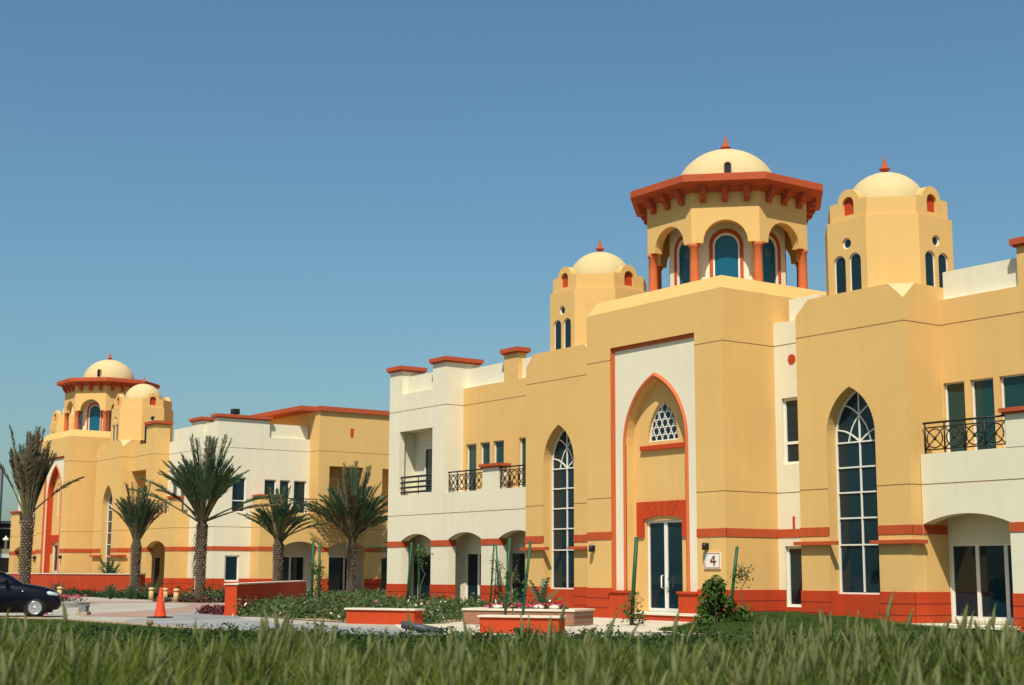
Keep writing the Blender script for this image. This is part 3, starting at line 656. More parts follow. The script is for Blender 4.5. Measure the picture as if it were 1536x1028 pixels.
# body behind the facade
b = MB(); b.box(-60.0, -16.05, 37.75, 50, 0, 9.55, YEL); b.build('rear_block', A)
# house number plate
b = MB(); b.panel(off(PY(Yt), .05), rect(-35.43, -34.68, 1.69, 2.20), (), .05, 0, WHT)
sg = b.build('sign_plate', tw)
b = MB(); sp = off(PY(Yt), .056); RB = mat('sign_border', (.30, .10, .05), .6); NUM = mat('sign_number', (.16, .025, .012), .6); GRY = mat('sign_grey', (.33, .31, .30), .6)
b.panel(sp, rect(-35.41, -34.70, 1.71, 2.18), [rect(-35.39, -34.72, 1.73, 2.16)], .004, .004, RB)
b.panel(sp, [(-34.98, 1.78), (-34.92, 1.78), (-34.92, 1.88), (-34.86, 1.88), (-34.86, 1.94), (-34.92, 1.94), (-34.92, 2.10), (-34.98, 2.10), (-35.13, 1.94), (-35.13, 1.88), (-34.98, 1.88)], [[(-35.06, 1.94), (-34.98, 1.94), (-34.98, 2.03)]], .004, .004, NUM)
for k, (x_, z_, w_, h_) in enumerate(((-35.36, 2.08, .05, .02), (-35.34, 2.04, .02, .05), (-35.36, 1.97, .06, .018), (-35.35, 1.93, .02, .03), (-35.37, 1.86, .05, .018), (-35.36, 1.83, .018, .03), (-35.37, 1.77, .05, .03))): b.panel(sp, rect(x_, x_ + w_, z_, z_ + h_), (), .004, 0, GRY)
b.build('lettering', sg)
b = MB(); b.lathe((-56.0, Yw + 1.08, 2.35), [(0, 0), (.09, 0), (.09, .1), (0, .14)], RED2, 10); b.build('alarm_bell', A)

# ------------------------------------------------------------------ far building
B = empty('office_building', 'far yellow office building with a cupola behind palm trees, seen at left', 'building', (0, 0, .13))
tower(B, -107.3, -101.0, 34.1, 41.0, 2.02, True)
cupola(B, (-104.1, 37.75))
turret(B, (-97.6, 37.9)); turret(B, (-110.7, 37.9))
bay(B, -100.25, -95.35, 35.77, 36.45, -97.8); bay(B, -113.1, -108.1, 35.77, 36.45, -110.6)
b = MB(); b.panel(PY(36.42), rect(-101.0, -100.25, 0, 9.75), (), 0, 0, YEL); b.panel(PY(36.42), rect(-108.1, -107.3, 0, 9.75), (), 0, 0, YEL); b.build('recess_wall', B)
# yellow wall with loggia opening, lower arcade block
b = MB(); op = rect(-95.30, -92.70, 5.25, 8.04)
b.panel(PY(36.4), [(-95.35, 5.03), (-91.35, 5.03), (-91.35, 10.90), (-92.9, 10.90), (-92.9, 9.75), (-95.35, 9.75)], [op], 0, .3, YEL)
b.panel(PX(-91.35), rect(36.4, 37.4, 5.0, 10.90), (), 0, 0, YEL); b.box(-92.9, -91.352, 36.404, 37.4, 9.7, 10.899, YEL); b.box(-95.35, -92.9, 36.41, 36.8, 9.6, 9.748, YEL)
uw = b.build('upper_wall', B)
b = MB(); b.box(-95.6, -92.3, 38.4, 38.5, 5.0, 8.3, YEL); b.box(-95.38, -95.31, 36.71, 38.4, 5.0, 8.1, YEL); b.box(-92.69, -92.6, 36.71, 38.4, 5.0, 8.1, YEL); b.box(-95.6, -92.3, 36.71, 38.5, 8.05, 8.12, YEL); b.box(-95.6, -92.3, 36.71, 38.5, 4.98, 5.2, YEL); b.build('loggia', uw)
cap(uw, -92.9, -91.35, 36.4, 37.4)
j = Multi(); groove_strips(j, PY(36.4), -95.35, -91.346, (8.985,)); groove_strips(j, PX(-91.35), 36.4, 37.4, (8.985,)); j.build('groove_shade', uw)
arcade(B, -95.35, -87.7, 36.4, [(-94.9, -93.6), (-92.1, -89.0)], 5.03, YEL, 1.6, [(-94.8, -93.7, 2.42, ()), (-91.9, -90.2, 2.42, (-91.0,))], ends=(0, 1), spring=2.95, rise=.42, back=YEL)
b = MB(); b.panel(PX(-87.7), rect(36.4, 37.4, 0, 5.03), (), 0, 0, YEL); b.build('arcade_wall', B)
d = Multi(); bd = Multi(); j = Multi(); redbands(d, bd, j, PX(-87.7), 36.4, 37.4, jz=(4.14,)); d.build('dado', B); bd.build('band', B); j.build('groove_shade', B)
balcony(B, -91.35, -87.7, 36.4, 37.4, [(-88.65, -87.7)], [(-91.25, -88.7, 4)], YEL)
# cream end block
b = MB(); wn = [(-90.9, -89.9), (-89.6, -88.7)]; gw = [(-86.6, -85.5)]
b.panel(PY(37.4), [(-91.35, 0), (-83.9, 0), (-83.9, 10.78), (-84.5, 10.78), (-84.5, 9.78), (-86.3, 9.78), (-86.3, 10.78), (-87.9, 10.78), (-87.9, 9.78), (-91.35, 9.78)], [rect(a, c, 5.1, 7.2) for a, c in wn] + [rect(-86.6, -85.6, .5, 2.45)], 0, .14, CRM)
xw = PX(-83.9); t3 = [(40.65, 41.45), (41.7, 42.4), (42.68, 43.55)]
b.panel(xw, [(37.4, 0), (39.84, 0), (39.84, 4.9), (43.75, 4.9), (43.75, 9.75), (40.9, 9.75), (40.9, 10.78), (37.4, 10.78)], [rect(38.5, 39.4, 5.05, 7.18), rect(38.15, 39.1, .85, 2.42)] + [rect(a, c, 5.05, 7.12) for a, c in t3], 0, .14, CRM)
b.box(-84.5, -83.902, 37.404, 40.9, 9.7, 10.779, CRM); b.box(-91.3, -84.5, 37.65, 37.85, 9.6, 10.6, CRM); b.box(-84.3, -84.1, 40.9, 43.7, 9.6, 10.62, CRM); b.box(-87.9, -86.3, 37.404, 38.2, 9.7, 10.779, CRM); b.box(-84.1, -83.91, 40.9, 43.75, 9.6, 9.749, CRM)
ce = b.build('end_block', B)
for a, c in wn: window(ce, PY(37.4), a, c, 5.1, 7.2, .10, GLT, .07)
window(ce, PY(37.4), -86.6, -85.6, .5, 2.45, .1, GLS, .07)
window(ce, xw, 38.5, 39.4, 5.05, 7.18, .08, GLS, .06, bars=(5.75,)); window(ce, xw, 38.15, 39.1, .85, 2.42, .06, GLS, .09)
for a, c in t3: window(ce, xw, a, c, 5.05, 7.12, .08, GLS, .06)
cap(ce, -87.9, -86.3, 37.4, 38.2, 10.78, 11.02); cap(ce, -84.5, -83.9, 37.4, 40.9, 10.78, 11.02)
d = Multi(); bd = Multi(); j = Multi(); redbands(d, bd, j, PY(37.4), -87.7, -86.6, 0, 0, 0, do_band=False); redbands(d, bd, j, PY(37.4), -85.6, -83.9, 0, 0, 1, do_band=False); bd.panel(off(PY(37.4), .022), rect(-87.7, -83.878, 2.70, 2.965), (), .04, 0, BAND)
redbands(d, bd, j, xw, 37.4, 38.15, do_band=False); redbands(d, bd, j, xw, 39.1, 39.85, do_band=False); bd.panel(off(xw, .022), rect(37.4, 39.85, 2.70, 2.965), (), .04, 0, BAND); d.panel(off(xw, .03), rect(38.15, 39.1, 0, .84), (), .04, 0, RED)
groove_strips(j, PY(37.4), -91.35, -83.896, (8.985, 4.14)); groove_strips(j, xw, 38.15, 43.75, (8.985, 4.14)); d.build('dado', ce); bd.build('band', ce); j.build('groove_shade', ce)
b = MB(); b.box(-84.55, -84.25, 38.6, 38.9, 11.02, 11.10, BLK); b.box(-84.65, -84.15, 38.55, 38.95, 11.10, 11.42, BLK); b.build('floodlight', ce)
# yellow side block, set forward of the cream end
X2 = -82.65
def side_arcade(parent, x, y0, y1, arches, zt, depth, doors):
    pl = PX(x); sp_, ri_ = 2.98, .32; out = [(y0, 0)]
    for a, c in arches: out += [(a, 0), (a, sp_)] + seg_pts(a, c, sp_, ri_)[::-1][1:-1] + [(c, sp_), (c, 0)]
    out += [(y1, 0), (y1, zt), (y0, zt)]
    b = MB(); b.panel(pl, out, (), 0, 0, YEL)
    for a, c in arches:
        hp = [(a, 0), (a, sp_)] + seg_pts(a, c, sp_, ri_)[::-1][1:-1] + [(c, sp_), (c, 0)]
        for p, q in zip(hp[:-1], hp[1:]): b.poly([(x, p[0], p[1]), (x, q[0], q[1]), (x - .07, q[0], q[1]), (x - .07, p[0], p[1])], BAND if min(p[1], q[1]) > sp_ - .01 else YEL); b.poly([(x - .07, p[0], p[1]), (x - .07, q[0], q[1]), (x - .4, q[0], q[1]), (x - .4, p[0], p[1])], YEL)
    b.panel(PY(y0), rect(x - 1.3, x, 0, zt), (), 0, 0, YEL)
    W = b.build('arcade_wall', parent)
    k = MB(); xb = x - depth
    k.panel(PX(xb), rect(y0, y1, 0, 3.62), [rect(dd[0], dd[1], .2, 2.42) for dd in doors], 0, .12, CRM)
    k.poly([(xb, y0, 3.6), (x - .4, y0, 3.6), (x - .4, y1, 3.6), (xb, y1, 3.6)], CRM); k.poly([(xb, y0, .1), (xb, y1, .1), (x - .4, y1, .1), (x - .4, y0, .1)], FLR); k.poly([(xb, y0 + .02, 0), (xb, y0 + .02, 3.6), (x, y0 + .02, 3.6), (x, y0 + .02, 0)], CRM); k.poly([(xb, y1 - .02, 0), (x - .01, y1 - .02, 0), (x - .01, y1 - .02, 3.6), (xb, y1 - .02, 3.6)], CRM)
    k.build('arcade_back_wall', W)
    for dd in doors: glazed_door(W, PX(xb), dd[0], dd[1], .2, 2.42, dd[2], .05, GLS, .06)
    d = Multi(); bd = Multi(); j = Multi(); ys = [y0] + [v for a in arches for v in a] + [y1]
    for q in range(0, len(ys), 2): redbands(d, bd, j, pl, ys[q], ys[q + 1], jz=())
    redbands(d, bd, j, PY(y0), x - 1.25, x, 0, 0, 1, jz=(4.14,)); groove_strips(j, pl, y0, y1, (4.14,)); d.build('dado', W); bd.build('band', W); j.build('groove_shade', W)
    return W
side_arcade(B, X2, 39.85, 58, [(41.4, 43.8), (44.6, 47.2), (48.4, 51.0), (52.0, 54.6)], 5.03, 1.5, [(41.6, 43.7, (42.7,)), (45.3, 46.95, (46.55,)), (49.1, 51.0, (49.9,))])
b = MB(); lo2 = rect(44.5, 46.95, 5.25, 8.05); lo3 = rect(48.35, 51.0, 5.25, 8.05)
b.panel(PX(X2), rect(43.75, 58, 5.03, 11.5), [lo2, lo3], 0, .3, YEL); b.panel(PY(43.75), rect(-95, X2, 5.03, 11.5), (), 0, 0, YEL); b.panel(((0, 58), (-1, 0), (0, 1)), rect(82.65, 95, 0, 11.5), (), 0, 0, YEL)
sb = b.build('side_block', B)
b = MB()
for a, c in ((44.5, 46.95), (48.35, 51.0)):
    b.box(X2 - 1.7, X2 - 1.6, a - .2, c + .2, 5.0, 8.2, YEL); b.box(X2 - 1.6, X2 - .305, a - .1, a - .01, 5.0, 8.2, YEL); b.box(X2 - 1.6, X2 - .305, c + .01, c + .1, 5.0, 8.2, YEL); b.box(X2 - 1.6, X2 - .305, a - .2, c + .2, 8.06, 8.1, YEL); b.box(X2 - 1.6, X2 - .305, a - .2, c + .2, 5.1, 5.24, YEL)
b.build('loggia', sb)
glazed_door(sb, PX(X2 - 1.58), 45.2, 46.8, 5.27, 7.4, (46.0,), 0, GLS, .06)
b = MB(); b.panel(off(PX(X2), .015), rect(45.95, 46.18, 9.95, 10.5), (), .03, 0, RED); b.build('slot', sb)
j = Multi(); groove_strips(j, PX(X2), 43.75, 58, (8.985,)); groove_strips(j, PY(43.75), -84, X2, (8.985,)); j.build('groove_shade', sb)
b = MB(); b.box(-96, X2 + .16, 43.62, 58.2, 11.5, 11.80, RED2); b.box(-96, -83.1, 42.6, 43.61, 11.52, 11.80, RED2); b.build('roof', sb)
bl = MB(); bl.box(-83.89, X2 - .012, 39.87, 43.74, 4.85, 5.026, YEL); W = bl.build('balcony', B)
p = MB(); p.box(X2 - 1.0, X2, 39.86, 41.4, 5.031, 5.95, YEL); p.build('pier', W); cap(W, X2 - 1.0, X2, 39.86, 41.4, 5.95, 6.12, .1)
railing(W, PX(X2 - .08), 41.45, 43.7, 5.06, 5.93, 3)
b = MB(); b.box(-95, -84.6, 44, 57.9, 0, 11.4, YEL); b.box(-119, -84.6, 38.9, 52, 0, 9.5, YEL); b.build('rear_block', B)
# left end of the far building
b = MB(); b.panel(PY(36.4), [(-119.5, 5.03), (-113.1, 5.03), (-113.1, 9.75), (-113.4, 9.75), (-113.4, 11.2), (-115.7, 11.2), (-115.7, 9.75), (-119.5, 9.75)], [rect(-117.6, -116.6, 5.1, 7.2)], 0, .15, CRM); b.box(-119.5, -116.2, 36.404, 38, 9.7, 10.75, CRM)
b.box(-115.7, -113.4, 36.404, 37.4, 9.7, 11.19, YEL); b.box(-119.5, -119.3, 36.5, 50, 0, 9.7, CRM); lw_ = b.build('end_block', B)
window(lw_, PY(36.4), -117.6, -116.6, 5.1, 7.2, .1, GLS, .07); cap(lw_, -119.5, -116.2, 36.4, 38, 10.75, 10.98); cap(lw_, -115.7, -113.4, 36.4, 37.4, 11.2, 11.5)
arcade(B, -119.5, -113.1, 35.9, [(-118.3, -115.6)], 5.03, YEL, 1.4, [(-118, -116, 2.4, (-117,))], ends=(1, 0))
balcony(B, -119.5, -113.1, 35.9, 36.4, [(-119.5, -117.6)], [(-117.5, -113.2, 6)], YEL)

# ------------------------------------------------------------------ vegetation helpers (numpy meshes)
def npmesh(name, verts, faces, mats, mi=None, parent=None, smooth=False):
    verts = np.asarray(verts, np.float32); faces = np.asarray(faces, np.int32)
    me = bpy.data.meshes.new(name); nf, k = faces.shape
    me.vertices.add(len(verts)); me.vertices.foreach_set('co', verts.ravel())
    me.loops.add(nf * k); me.loops.foreach_set('vertex_index', faces.ravel())
    me.polygons.add(nf); me.polygons.foreach_set('loop_start', np.arange(0, nf * k, k, dtype=np.int32)); me.polygons.foreach_set('loop_total', np.full(nf, k, np.int32))
    for m in mats: me.materials.append(m)
    if mi is not None: me.polygons.foreach_set('material_index', np.asarray(mi, np.int32))
    if smooth: me.polygons.foreach_set('use_smooth', np.ones(nf, bool))
    me.update(calc_edges=True); me.validate()
    o = bpy.data.objects.new(name, me); COL.objects.link(o)
    if parent: o.parent = parent
    return o
def leaves(rng, C, N, size, aspect=0.5, jit=0.6):
    """leaf quads (rhombus) at C, roughly facing N"""
    n = len(C); D = rng.normal(size=(n, 3)); Nn = N + rng.normal(size=(n, 3)) * jit; Nn /= np.linalg.norm(Nn, axis=1)[:, None]
    T = np.cross(Nn, D); T /= np.linalg.norm(T, axis=1)[:, None] + 1e-9; B_ = np.cross(Nn, T)
    s = (size * (0.6 + 0.8 * rng.random(n)))[:, None]
    V = np.stack([C - T * s, C - B_ * s * aspect + Nn * s * .15, C + T * s, C + B_ * s * aspect + Nn * s * .15], 1).reshape(-1, 3)
    return V, np.arange(4 * n).reshape(-1, 4)
def grass_mat(name, c1, c2, tr=.35, rough=.6):
    m = mat(name, c1, rough, 0, .9, spec=.25, col2=c2, trans=tr); return m
PALMG = grass_mat('palm_leaflet', (.042, .085, .046), (.095, .150, .078), .25)
PALMD = grass_mat('palm_dry_leaflet', (.075, .062, .034), (.16, .125, .07), .2)
RACH = mat('palm_rachis', (.15, .13, .06), .7, .2, 3)
BARK1 = mat('palm_bark', (.055, .040, .025), .95, .3, 8, .5, 30); BARK2 = mat('palm_boot', (.20, .145, .09), .9, .25, 6)
BUSH = grass_mat('bush_leaf', (.030, .070, .010), (.070, .125, .020), .3); HEDG = grass_mat('hedge_leaf', (.012, .035, .008), (.035, .075, .015), .2)
SHRB = grass_mat('shrub_leaf', (.050, .085, .030), (.100, .135, .055), .25); REDL = grass_mat('red_leaf', (.075, .018, .020), (.14, .03, .03), .2)
YNG = grass_mat('sapling_leaf', (.045, .085, .018), (.10, .15, .035), .3)
PINK = mat('pink_petal', (.50, .045, .11), .7); WPET = mat('white_petal', (.75, .68, .62), .7); STEM = mat('woody_stem', (.12, .085, .05), .9, .2, 5)
GR1 = grass_mat('grass_blade', (.095, .118, .012), (.20, .215, .036), .42); GR3 = grass_mat('grass_blade_dark', (.012, .032, .006), (.040, .068, .014), .3); GR4 = grass_mat('grass_blade_straw', (.17, .17, .06), (.27, .25, .11), .4); GR2 = grass_mat('grass_blade_green', (.050, .092, .010), (.115, .160, .024), .42)
PLUM = grass_mat('grass_plume', (.14, .16, .055), (.24, .245, .095), .35, .9)

def palm(name, label, x, y, th, L, nf, spread, seed, dry=0.0, tr=.25, droop=(), hang=False, bk=1.0):
    rng = np.random.default_rng(seed); root = empty(name, label, 'palm tree', (x, y, 0), 0, 'date palms along the forecourt')
    b = MB(); N = 20
    prof = [(tr * 1.25, -.1), (tr * 1.12, .25), (tr, .8), (tr * .92, th * .6), (tr * .98, th * .85), (tr * 1.05, th), (tr * .75, th + .35), (.02, th + .6)]
    b.lathe((0, 0, 0), prof, BARK1, N)
    rows = int(th / .125); nb = 9
    for r in range(rows):
        z = .1 + r * .125; f = z / th; rr = tr * (1.12 - .15 * min(1, z / .8)) * (1 + .12 * max(0, f - .6) / .4)
        for k in range(nb):
            a = 2 * pi * (k + .5 * (r % 2)) / nb + rng.normal() * .04; h = .09 + rng.random() * .03; wd = 2 * pi / nb * .36; o = rr + .035 + .02 * rng.random() + .02 * f
            p = lambda aa, R_, zz: (R_ * cos(aa), R_ * sin(aa), zz)
            A_, B_, C_, D_ = p(a - wd, rr + .0, z + .01), p(a, rr - .01, z - .05), p(a + wd, rr + .0, z + .01), p(a, rr - .005, z + .10)
            T_ = p(a, o, z + .055)
            for tri in ((B_, C_, T_), (C_, D_, T_), (D_, A_, T_), (A_, B_, T_)): b.poly(tri, BARK2 if tri[0] in (B_,C_) or rng.random() < .5 else BARK1)
    b.build('trunk', root)
    V = []; Fc = []; M = []; base = 0
    fr = []
    for i in range(nf):
        u_ = (i + .5) / nf; az = i * 2.39996 + rng.normal() * .2; core = max(5, int(nf * .16))
        if i < core: fr.append((az, radians(88 - 9 * rng.random() - 6 * i / core), L * (.95 + .10 * rng.random()), radians(3 + 7 * rng.random()), .05))
        else:
            el0 = radians(84 - spread * (u_ ** 1.2) - rng.random() * 8)
            fr.append((az, el0, L * (.66 + .16 * rng.random()), radians(6 + 26 * u_ + rng.random() * 16) * bk, u_))
    for az, el, sc in droop: fr.append((radians(az), radians(el), L * sc, radians(24), 1.0))
    for az, el0, Lf, bend, u_ in fr:
        n = 15; p = np.array([.12 * cos(az), .12 * sin(az), th + .1 + .35 * rng.random()]); h = np.array([cos(az), sin(az), 0]); side = np.array([-sin(az), cos(az), 0])
        pts = [p.copy()]; dirs = []
        for k in range(n):
            e = el0 - bend * (k / n) ** 1.6; d = h * cos(e) + np.array([0, 0, 1]) * sin(e); dirs.append(d); p = p + d * Lf / n; pts.append(p.copy())
        dirs.append(dirs[-1]); pts = np.array(pts); dirs = np.array(dirs)
        isd = rng.random() < dry
        for k in range(n):      # rachis: two crossed strips
            w0, w1 = .045 * (1 - k / n) + .008, .045 * (1 - (k + 1) / n) + .008
            up0 = np.cross(side, dirs[k]); 
            for ax in (side, up0):
                V += [pts[k] - ax * w0, pts[k] + ax * w0, pts[k + 1] + ax * w1, pts[k + 1] - ax * w1]; Fc.append([base, base + 1, base + 2, base + 3]); M.append(2); base += 4
        m = int(50)
        for q in range(m):
            t = .40 + .60 * (q + rng.random() * .5) / m; s_ = t * n; k = min(int(s_), n - 1); fq = s_ - k
            c = pts[k] * (1 - fq) + pts[k + 1] * fq; d = dirs[k]; up = np.cross(side, d); up *= np.sign(up[2]) if abs(up[2]) > .05 else 1
            ll = .58 * (1 - .55 * max(0, t - .6) / .4) * (.55 + .45 * min(1, (t - .40) / .12)) * (.85 + .3 * rng.random()) * L / 4.2
            for sg in (-1, 1):
                ld = d * .84 + side * sg * (.46 + .12 * rng.normal()) + up * (.22 + .14 * rng.normal()); ld /= np.linalg.norm(ld)
                wv = np.cross(ld, up + side * sg * .6); wv /= np.linalg.norm(wv); wd = .027
                tip = c + ld * ll + np.array([0, 0, -.10 * ll])
                V += [c - wv * wd * .5, c + ld * ll * .45 - wv * wd, tip, c + ld * ll * .45 + wv * wd]; Fc.append([base, base + 1, base + 2, base + 3]); M.append(1 if isd or rng.random() < dry * .5 else 0); base += 4
    npmesh('crown', V, Fc, [PALMG, PALMD, RACH], M, root)
    if hang:
        V = []; Fc = []; base = 0
        for k in range(150):
            a = radians(200) + rng.normal() * .5; z = th * .35 + rng.random() * th * .6; c = np.array([cos(a), sin(a), 0]) * (tr + .06 + .08 * rng.random()) + np.array([0, 0, z]); ld = np.array([cos(a) * .3 + rng.normal() * .15, sin(a) * .3 + rng.normal() * .15, -1.0]); ld /= np.linalg.norm(ld); wv = np.array([-sin(a), cos(a), 0]) * .02
            V += [c - wv, c + wv, c + ld * .42 + wv * .3, c + ld * .42 - wv * .3]; Fc.append([base, base + 1, base + 2, base + 3]); base += 4
        npmesh('hanging_frond', V, Fc, [PALMG], None, root)
    return root
palm('date_palm', 'tall palm with a brown withered crown beside the dark car', -68.1, 21.2, 3.75, 3.9, 46, 5, 11, .9, .25, ((235, 66, .9), (55, 44, .72)), False, .25)
palm('date_palm', 'small palm with a patterned trunk at the corner of the long red wall', -83.4, 32.35, 3.05, 3.2, 50, 18, 12, .25, .27, (), False, .7)
palm('date_palm', 'largest green palm with a hanging frond behind the traffic cone', -71.4, 31.16, 3.9, 4.3, 66, 27, 13, .06, .25, ((238, 33, .95), (60, 28, .95), (75, 22, .9), (225, 40, .9)), True)
palm('date_palm', 'short palm behind the dark red garden wall', -73.4, 36.5, 3.0, 2.8, 52, 40, 14, .06, .26, ((52, 26, 1.0), (232, 40, .9)))
palm('date_palm', 'wide palm with a banded trunk beside the corner of the near cream wing', -81.0, 45.3, 3.3, 4.5, 70, 44, 15, .05, .27, ((235, 40, 1.0), (55, 42, .95)))
palm('date_palm', 'palm mostly hidden by the near cream wing', -75.0, 45.9, 1.9, 2.6, 26, 60, 16, .1, .2, ((232, 26, 1.0),))

def sapling(x, y, h, seed, label, spread=.35, lo=.45, n=150):
    rng = np.random.default_rng(seed); r = empty('sapling', label, 'young tree', (x, y, 0), 0, 'staked saplings')
    b = MB(); pts = [(rng.normal() * .03 * k, rng.normal() * .03 * k, h * k / 5) for k in range(6)]; b.tube(pts, [.025, .022, .02, .017, .013, .008], STEM, 6)
    for k in range(7):
        a = rng.random() * 6.28; z = h * (lo + (1 - lo) * rng.random() * .8); b.tube([(0, 0, z), (spread * .8 * cos(a), spread * .8 * sin(a), z + .25)], [.01, .004], STEM, 5)
    b.build('trunk', r)
    nC = 9; cc = np.stack([rng.normal(size=nC) * spread * .5, rng.normal(size=nC) * spread * .5, h * (lo + (1 - lo) * rng.random(nC))], 1)
    C = cc[rng.integers(0, nC, n)] + rng.normal(size=(n, 3)) * np.array([.12, .12, .10]); V, Fc = leaves(rng, C, np.tile([0, 0, 1.], (n, 1)), .065, .4, 1.0)
    npmesh('crown', V, Fc, [YNG], None, r); return r
def stake(x, y, h, lean, az, label, r=.045):
    b = MB(); g = mat('green_paint', (.006, .075, .030), .55, .15, 3); e = (sin(radians(lean)) * cos(radians(az)) * h, sin(radians(lean)) * sin(radians(az)) * h, h)
    b.tube([(0, 0, -.1), (e[0] * .5, e[1] * .5, h * .5), e], r, g, 10)
    o = b.build('tree_stake', None, (x, y, 0)); return tag(o, label, 'stake', 'green tree stakes')
# view-right direction on the ground is about (.58, .82)
VR = (.579, .815)
def sl(x, y, h, dx, label, r=.045):    # stake whose top is shifted dx metres to the right in the picture
    stake(x, y, h, math.degrees(math.atan2(abs(dx), h)), math.degrees(math.atan2(VR[1] * dx, VR[0] * dx)) if dx else 0, label, r)
sl(-54.4, 28.6, 2.82, .02, 'upright green stake left of a sapling before the far arches', 0.050); sl(-54.1, 28.8, 2.72, -.04, 'green stake right of the sapling before the far arches', 0.050)
sapling(-54.2, 28.75, 1.95, 21, 'sapling between two green stakes before the far arches', .28, .45, 260)
sl(-52.6, 32.0, 2.78, .20, 'green stake leaning right before the first cream column', 0.043); sl(-52.2, 32.4, 2.72, -.08, 'green stake leaning left before the first cream column', 0.043)
sapling(-52.0, 32.35, 2.45, 22, 'sapling with a high round crown before the first cream column', .2, .72, 200)
sl(-50.9, 35.0, 2.75, .16, 'dark green stake leaning right beside the second cream column', 0.036); sl(-50.4, 35.15, 2.7, -.16, 'dark green stake leaning left beside the second cream column', 0.036)
sapling(-50.6, 35.1, 2.1, 23, 'thin sapling between stakes by the second cream column', .16, .75, 70)
sl(-31.55, 22.14, 2.42, .14, 'tall green stake leaning right behind the red planter wall', 0.036); sl(-31.25, 22.45, 2.35, .25, 'second green stake slanting right beside the pink flowers', 0.036)
sapling(-31.35, 22.3, 1.75, 24, 'sparse sapling between slanting stakes by the pink flowers', .16, .4, 110)
sl(-34.2, 28.6, 2.6, .18, 'thick green stake with climbing leaves left of the entrance door', 0.061)
sapling(-34.1, 28.55, .95, 25, 'leafy climber around the thick stake left of the entrance', .3, .05, 240)
sl(-33.0, 31.4, 2.35, .30, 'slanting green stake right of the house number plate', 0.050)
sapling(-32.75, 31.7, 1.75, 26, 'small sapling tied to the slanting stake by the house number', .16, .72, 110)

def bush(name, label, cat, x, y, h, wd, n, size, m, seed, stem=True, group=None, blobs=9, ground=0.0):
    rng = np.random.default_rng(seed); r = empty(name, label, cat, (x, y, ground), 0, group)
    cc = rng.normal(size=(blobs, 3)); cc /= np.linalg.norm(cc, axis=1)[:, None]; cc = cc * np.array([wd * .40, wd * .40, h * .31]) * (rng.random((blobs, 1)) ** .4) + np.array([0, 0, h * .56])
    if blobs > 10: zz = np.linspace(.16, .90, blobs); cc = np.stack([rng.normal(size=blobs) * wd * .26 * (1.25 - zz), rng.normal(size=blobs) * wd * .26 * (1.25 - zz), zz * h], 1)
    i = rng.integers(0, blobs, n); dv = rng.normal(size=(n, 3)); dv /= np.linalg.norm(dv, axis=1)[:, None]
    C = cc[i] + dv * (np.array([wd * .19, wd * .19, h * .17]) * (.6 + .8 * rng.random((blobs, 1)))[i]) * (rng.random((n, 1)) ** .35); C[:, 2] = np.abs(C[:, 2])
    V, Fc = leaves(rng, C, dv + np.array([0, 0, .5]), size, .45, .8)
    npmesh('crown', V, Fc, [m], None, r)
    if stem:
        b = MB()
        for k in range(5):
            a = rng.random() * 6.28; b.tube([(0, 0, -.05), (.1 * cos(a), .1 * sin(a), h * .3), (wd * .25 * cos(a), wd * .25 * sin(a), h * .7)], [.03, .022, .01], STEM, 6)
        b.build('trunk', r)
    return r
bush('shrub', 'glossy green bush in front of the tower corner below the number plate', 'shrub', -31.6, 29.55, 1.36, 1.45, 2000, .080, BUSH, 33, True, None, 16)
for k, (x, y, h, lb) in enumerate(((-29.9, 15.9, .38, 'dark rounded shrub in the hedge near the grey drive'), (-26.9, 19.35, .40, 'dark rounded shrub in front of the red planter wall'), (-32.2, 11.75, .40, 'dark rounded shrub on the lawn edge in front of the car'))):
    bush('round_shrub', lb, 'shrub', x, y, h, .50, 900, .030, HEDG, 40 + k, False, 'dark rounded shrubs behind the tall grass', 6)
def sago(x, y, h, seed, label, n=22, z=0):
    rng = np.random.default_rng(seed); r = empty('sago_plant', label, 'palm plant', (x, y, z), 0, 'young palm plants'); V = []; Fc = []; base = 0
    for i in range(n):
        az = i * 2.4; el = radians(80 - 55 * i / n); hd = np.array([cos(az), sin(az), 0]); sd = np.array([-sin(az), cos(az), 0]); p = np.array([0, 0, .1]); k_ = 8
        for k in range(k_):
            e = el - .5 * (k / k_) ** 1.5; d = hd * cos(e) + np.array([0, 0, 1]) * sin(e); q = p + d * h / k_
            w0 = .05 * h * (1.2 - abs(k / k_ - .4)); 
            for sg in (-1, 1):
                V += [p, p + sd * sg * w0 * 2.2 + d * .12 * h, p + sd * sg * w0 * 2.0 + d * .16 * h, q]; Fc.append([base, base + 1, base + 2, base + 3]); base += 4
            p = q
    npmesh('crown', V, Fc, [PALMG], None, r); b = MB(); b.lathe((0, 0, 0), [(.0, -.05), (.12 * h, -.05), (.10 * h, .12), (0, .16)], BARK1, 10); b.build('trunk', r); return r
sago(-82.5, 30.6, .80, 51, 'single young palm plant against the long red wall', 24); sago(-80.9, 31.2, .75, 52, 'left one of two wide palm plants at the red wall', 26); sago(-80.0, 31.9, .90, 53, 'right one of two wide palm plants at the red wall', 26)
sago(-84.5, 28.2, .85, 54, 'young palm plant behind the car bonnet', 24); sago(-92.5, 34.2, 1.3, 55, 'palm plant behind the long red wall beside the far doorway', 20, .9)
sago(-36.6, 27.1, .95, 56, 'dark palm plant growing in the brick planter', 9, .40)

